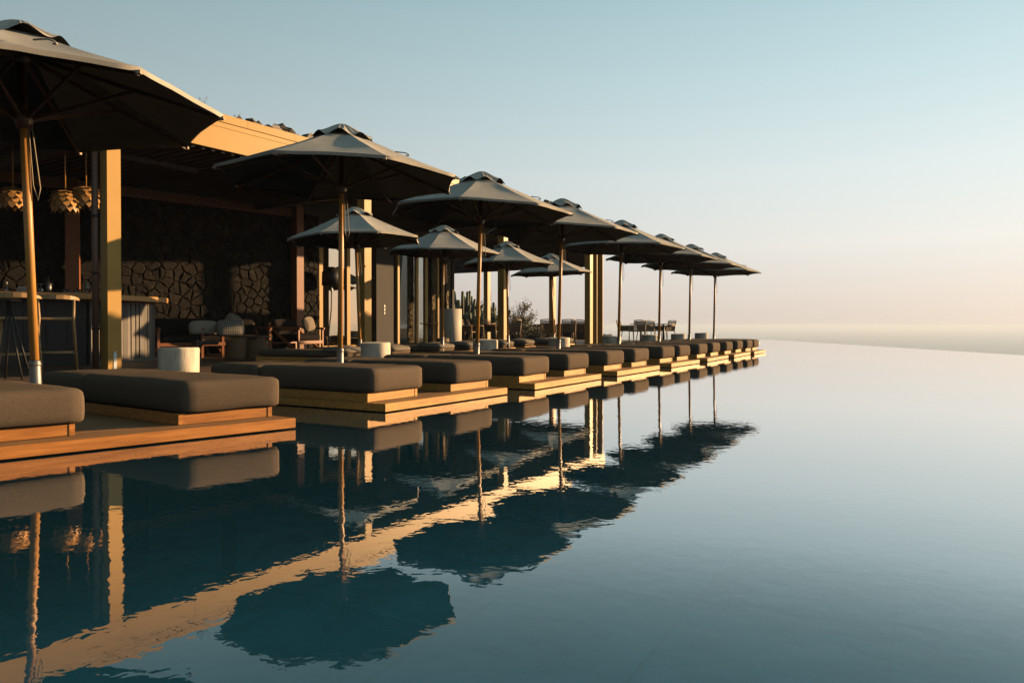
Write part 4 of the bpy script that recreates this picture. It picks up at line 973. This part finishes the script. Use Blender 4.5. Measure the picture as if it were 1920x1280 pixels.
for a in ((1173, 29.6, 62, 'woven armchair seen from the side, leftmost at the outdoor table', G1), (1195, 28.2, 190, 'dark backed woven armchair with its back to the camera at the outdoor table', G1), (1211, 28.9, 115, 'woven armchair turned sideways just right of the dark backed one', G1), (1225, 30.6, 20, 'woven armchair on the far side of the outdoor table', G1), (1250, 30.2, -60, 'woven armchair at the right end of the outdoor table', G1),
          (1029, 24.5, 170, 'broad woven chair back left of the last leaning parasol pole', G2), (1064, 25.2, 185, 'dark woven armchair right of the fourth parasol pole', G2), (1084, 26.3, 175, 'dark woven armchair beside the last roof column', G2), (1117, 27.5, 80, 'woven armchair glimpsed between the two end panels', G2),
          (878, 25.0, 70, 'sunlit woven armchair right of the pale planter', G2), (893, 26.4, 100, 'woven armchair behind the third parasol pole', G2), (926, 27.0, 60, 'dark chair in front of the rear column', G2), (960, 26.0, 200, 'reddish chair right of the third ochre column', G2)):
    chair(*a)
def table(px, D, r, label, n_leg=2):
    x, y = at(px, D); t = empty('dining_table', (x, y, ZD)); tag(t, label, 'table')
    mb = MB(); mb.lathe([(.0001, .70), (r - .02, .705), (r, .72), (r - .004, .735), (.0001, .737)], 36); mb.build('top', M['oak'], t)
    for dx in ((-.5 * r, .5 * r) if n_leg == 2 else (0,)):
        mb = MB(); mb.tube([(dx, 0, .01), (dx, 0, .70)], .05, 10); mb.build('leg', M['black'], t); mb = MB(); mb.lathe([(.0001, .02), (.25, .012), (.26, .0)], 20, dx, 0); mb.build('foot', M['black'], t)
table(1223, 29.8, .93, 'round topped outdoor dining table on two black legs'); table(905, 27.0, .5, 'small dining table behind the third parasol pole', 1); table(1075, 27.5, .6, 'dining table behind the dark woven chairs', 1)
table(805, 22.4, .3, 'small round table in front of the door bay', 1)

# planters and plants
x, y = at(842, 23.6); t = empty('planter', (x, y, ZD + .001)); tag(t, 'tall pale cylindrical planter right of the door bay', 'planter')
mb = MB(); mb.lathe([(.0001, 0), (.40, 0), (.41, .01), (.415, 1.20), (.40, 1.205), (.38, 1.20), (.38, 1.05)], 40); mb.build('body', M['planter'], t)
mb = MB(); mb.lathe([(.379, 1.05), (.2, 1.07), (.0001, 1.08)], 24); mb.build('soil', M['earth'], t)
rd = random.Random(9)
def cactus(px, D, n_, h, label, spread=.5, z=-.1):
    x, y = at(px, D); t = empty('cactus', (x, y, z)); tag(t, label, 'cactus')
    mb = MB(); mb.tube([(0, 0, 0), (0, 0, h * .35), (.02, .02, h * .6)], [.12, .10, .09], 10); mb.build('trunk', M['cactus'], t)
    for k in range(n_):
        a = rd.uniform(0, 2 * PI); s_ = spread * rd.uniform(.25, 1); z0 = h * rd.uniform(.12, .4); hh = h * rd.uniform(.7, 1.0) * (1 - .28 * s_ / spread)
        c_, q_ = math.cos(a), math.sin(a)
        pts = [(0, 0, z0), (c_ * s_ * .6, q_ * s_ * .6, z0 + .08 * h), (c_ * s_, q_ * s_, z0 + .22 * h), (c_ * s_ * 1.08, q_ * s_ * 1.08, (z0 + hh) / 2 + .1 * h), (c_ * s_ * 1.15, q_ * s_ * 1.15, hh - .04), (c_ * s_ * 1.15, q_ * s_ * 1.15, hh)]
        mb = MB(); mb.tube(pts, [.06, .075, .085, .085, .07, .02], 9); mb.build('arm', M['cactus'], t)
cactus(866, 38, 34, 3.0, 'tall many armed cactus behind the planter', 1.15); cactus(905, 39, 26, 2.3, 'candelabra cactus between the third parasol pole and the rear column', .9)
cactus(934, 38, 20, 2.3, 'candelabra cactus beside the third ochre column', .7); cactus(701, 34, 14, 3.2, 'cactus glimpsed right of the second ochre column', .4); cactus(886, 36, 20, 1.9, 'low cactus clump left of the third parasol pole', .8)
def bush(px, D, h, w_, n_br, n_leaf, label, name='shrub', m=M['leaf'], z=-.1, ls=.05, dens=1.0, lean=0):
    x, y = at(px, D); t = empty(name, (x, y, z)); tag(t, label, 'shrub')
    br = MB(); lf = MB(); ends = []
    for k in range(n_br):
        a = rd.uniform(0, 2 * PI); r_ = w_ * math.sqrt(rd.uniform(.05, 1)); hh = h * rd.uniform(.55, 1.0) * (1 - .35 * (r_ / w_) ** 2)
        e = Vector((r_ * math.cos(a) + lean * hh, r_ * math.sin(a) * .8, hh)); mid = e * .5 + Vector((rd.uniform(-.1, .1), rd.uniform(-.1, .1), .1))
        br.tube([(0, 0, 0), mid, e], [.03, .014, .004], 5); ends.append((mid, e))
        for q in range(3):
            f = e + Vector((rd.uniform(-.25, .25), rd.uniform(-.25, .25), rd.uniform(-.1, .22))) * (w_ / .9); s_ = mid.lerp(e, rd.uniform(.3, .9)); br.tube([s_, f], [.007, .003], 4); ends.append((s_, f))
    br.build('branches', M['bark'], t)
    for k in range(n_leaf):
        a, b = rd.choice(ends); p = a.lerp(b, rd.uniform(.35, 1.05)) + Vector((rd.gauss(0, .05), rd.gauss(0, .05), rd.gauss(0, .05)))
        u = Vector((rd.gauss(0, 1), rd.gauss(0, 1), rd.gauss(0, 1))).normalized(); v = u.orthogonal().normalized() * ls * .3; u *= ls * rd.uniform(.6, 1.3)
        lf.add([p, p + u * .5 + v, p + u, p + u * .5 - v], [(0, 1, 2, 3)])
    lo = lf.build('foliage', m, t); lo['kind'] = 'stuff'
    return t
bush(965, 35, 2.05, 1.0, 26, 1500, 'airy olive tree shrub right of the third ochre column', ls=.09, lean=.12); bush(893, 41, 3.0, .9, 14, 500, 'feathery thin shrub behind the cacti', ls=.08); bush(921, 41, 3.0, .7, 10, 350, 'thin shrub rising behind the rear column', ls=.08)
bush(972, 32, 1.25, .75, 26, 1600, 'dense low green bush below the olive shrub', m=M['hedge'], ls=.09); bush(1005, 33, .8, .9, 24, 1200, 'low dark bush left of the broad woven chair', m=M['hedge'], ls=.08)
bush(950, 33, 1.0, .6, 20, 900, 'low bush at the foot of the third ochre column', m=M['hedge'], ls=.08)
bush(907, 37, 1.75, .75, 30, 1500, 'dense dark shrub between the third parasol pole and the rear column', m=M['hedge'], ls=.10)
bush(870, 36, 1.1, .6, 24, 1100, 'dense dark shrub low beside the pale planter', m=M['hedge'], ls=.09)
# hedge strip and planter wall behind the far chairs
x, y = at(860, 33.5); mb = MB(); mb.box(0, 0, 0, 6.3, .25, .82, .01); hw = tag(mb.build('garden_wall', M['mortar'], None, (x, y, -.02), R(5)), 'low dark garden wall behind the chairs under the roof', 'wall')
# dark rocky headland beyond the deck
hm = MB(); vs = []; fs = []; NX, NY = 26, 8
for j in range(NY + 1):
    for i in range(NX + 1):
        u, v = i / NX, j / NY; e = math.sin(PI * u) ** .6 * math.sin(PI * v) ** .7
        vs.append((-5 + u * 8.6, v * 8, -2.2 + e * (2.55 + .5 * noise.noise(Vector((u * 9, v * 4, 2))) + .25 * noise.noise(Vector((u * 25, v * 9, 5))))))
for j in range(NY):
    for i in range(NX): fs.append((j * (NX + 1) + i, j * (NX + 1) + i + 1, (j + 1) * (NX + 1) + i + 1, (j + 1) * (NX + 1) + i))
hm.add(vs, fs, True); hx, hy = at(1120, 46); structure(hm.build('rocky_mound', M['hill'], None, (hx, hy, 0)))

# ------------------------------------------------------------------ sea haze
hm_ = bpy.data.materials.new('haze'); hm_.use_nodes = True; n = hm_.node_tree.nodes; l = hm_.node_tree.links
n.remove(n['Principled BSDF']); pv = n.new('ShaderNodeVolumePrincipled'); pv.inputs['Density'].default_value = 3e-4; pv.inputs['Color'].default_value = (.65, .765, .96, 1); pv.inputs['Anisotropy'].default_value = .15
l.new(pv.outputs[0], n['Material Output'].inputs['Volume'])
mb = MB(); mb.box(-61000, -61000, -77, 61000, 61000, 6.2); hz_ = mb.build('haze', hm_); hz_['kind'] = 'stuff'
bpy.context.view_layer.update()
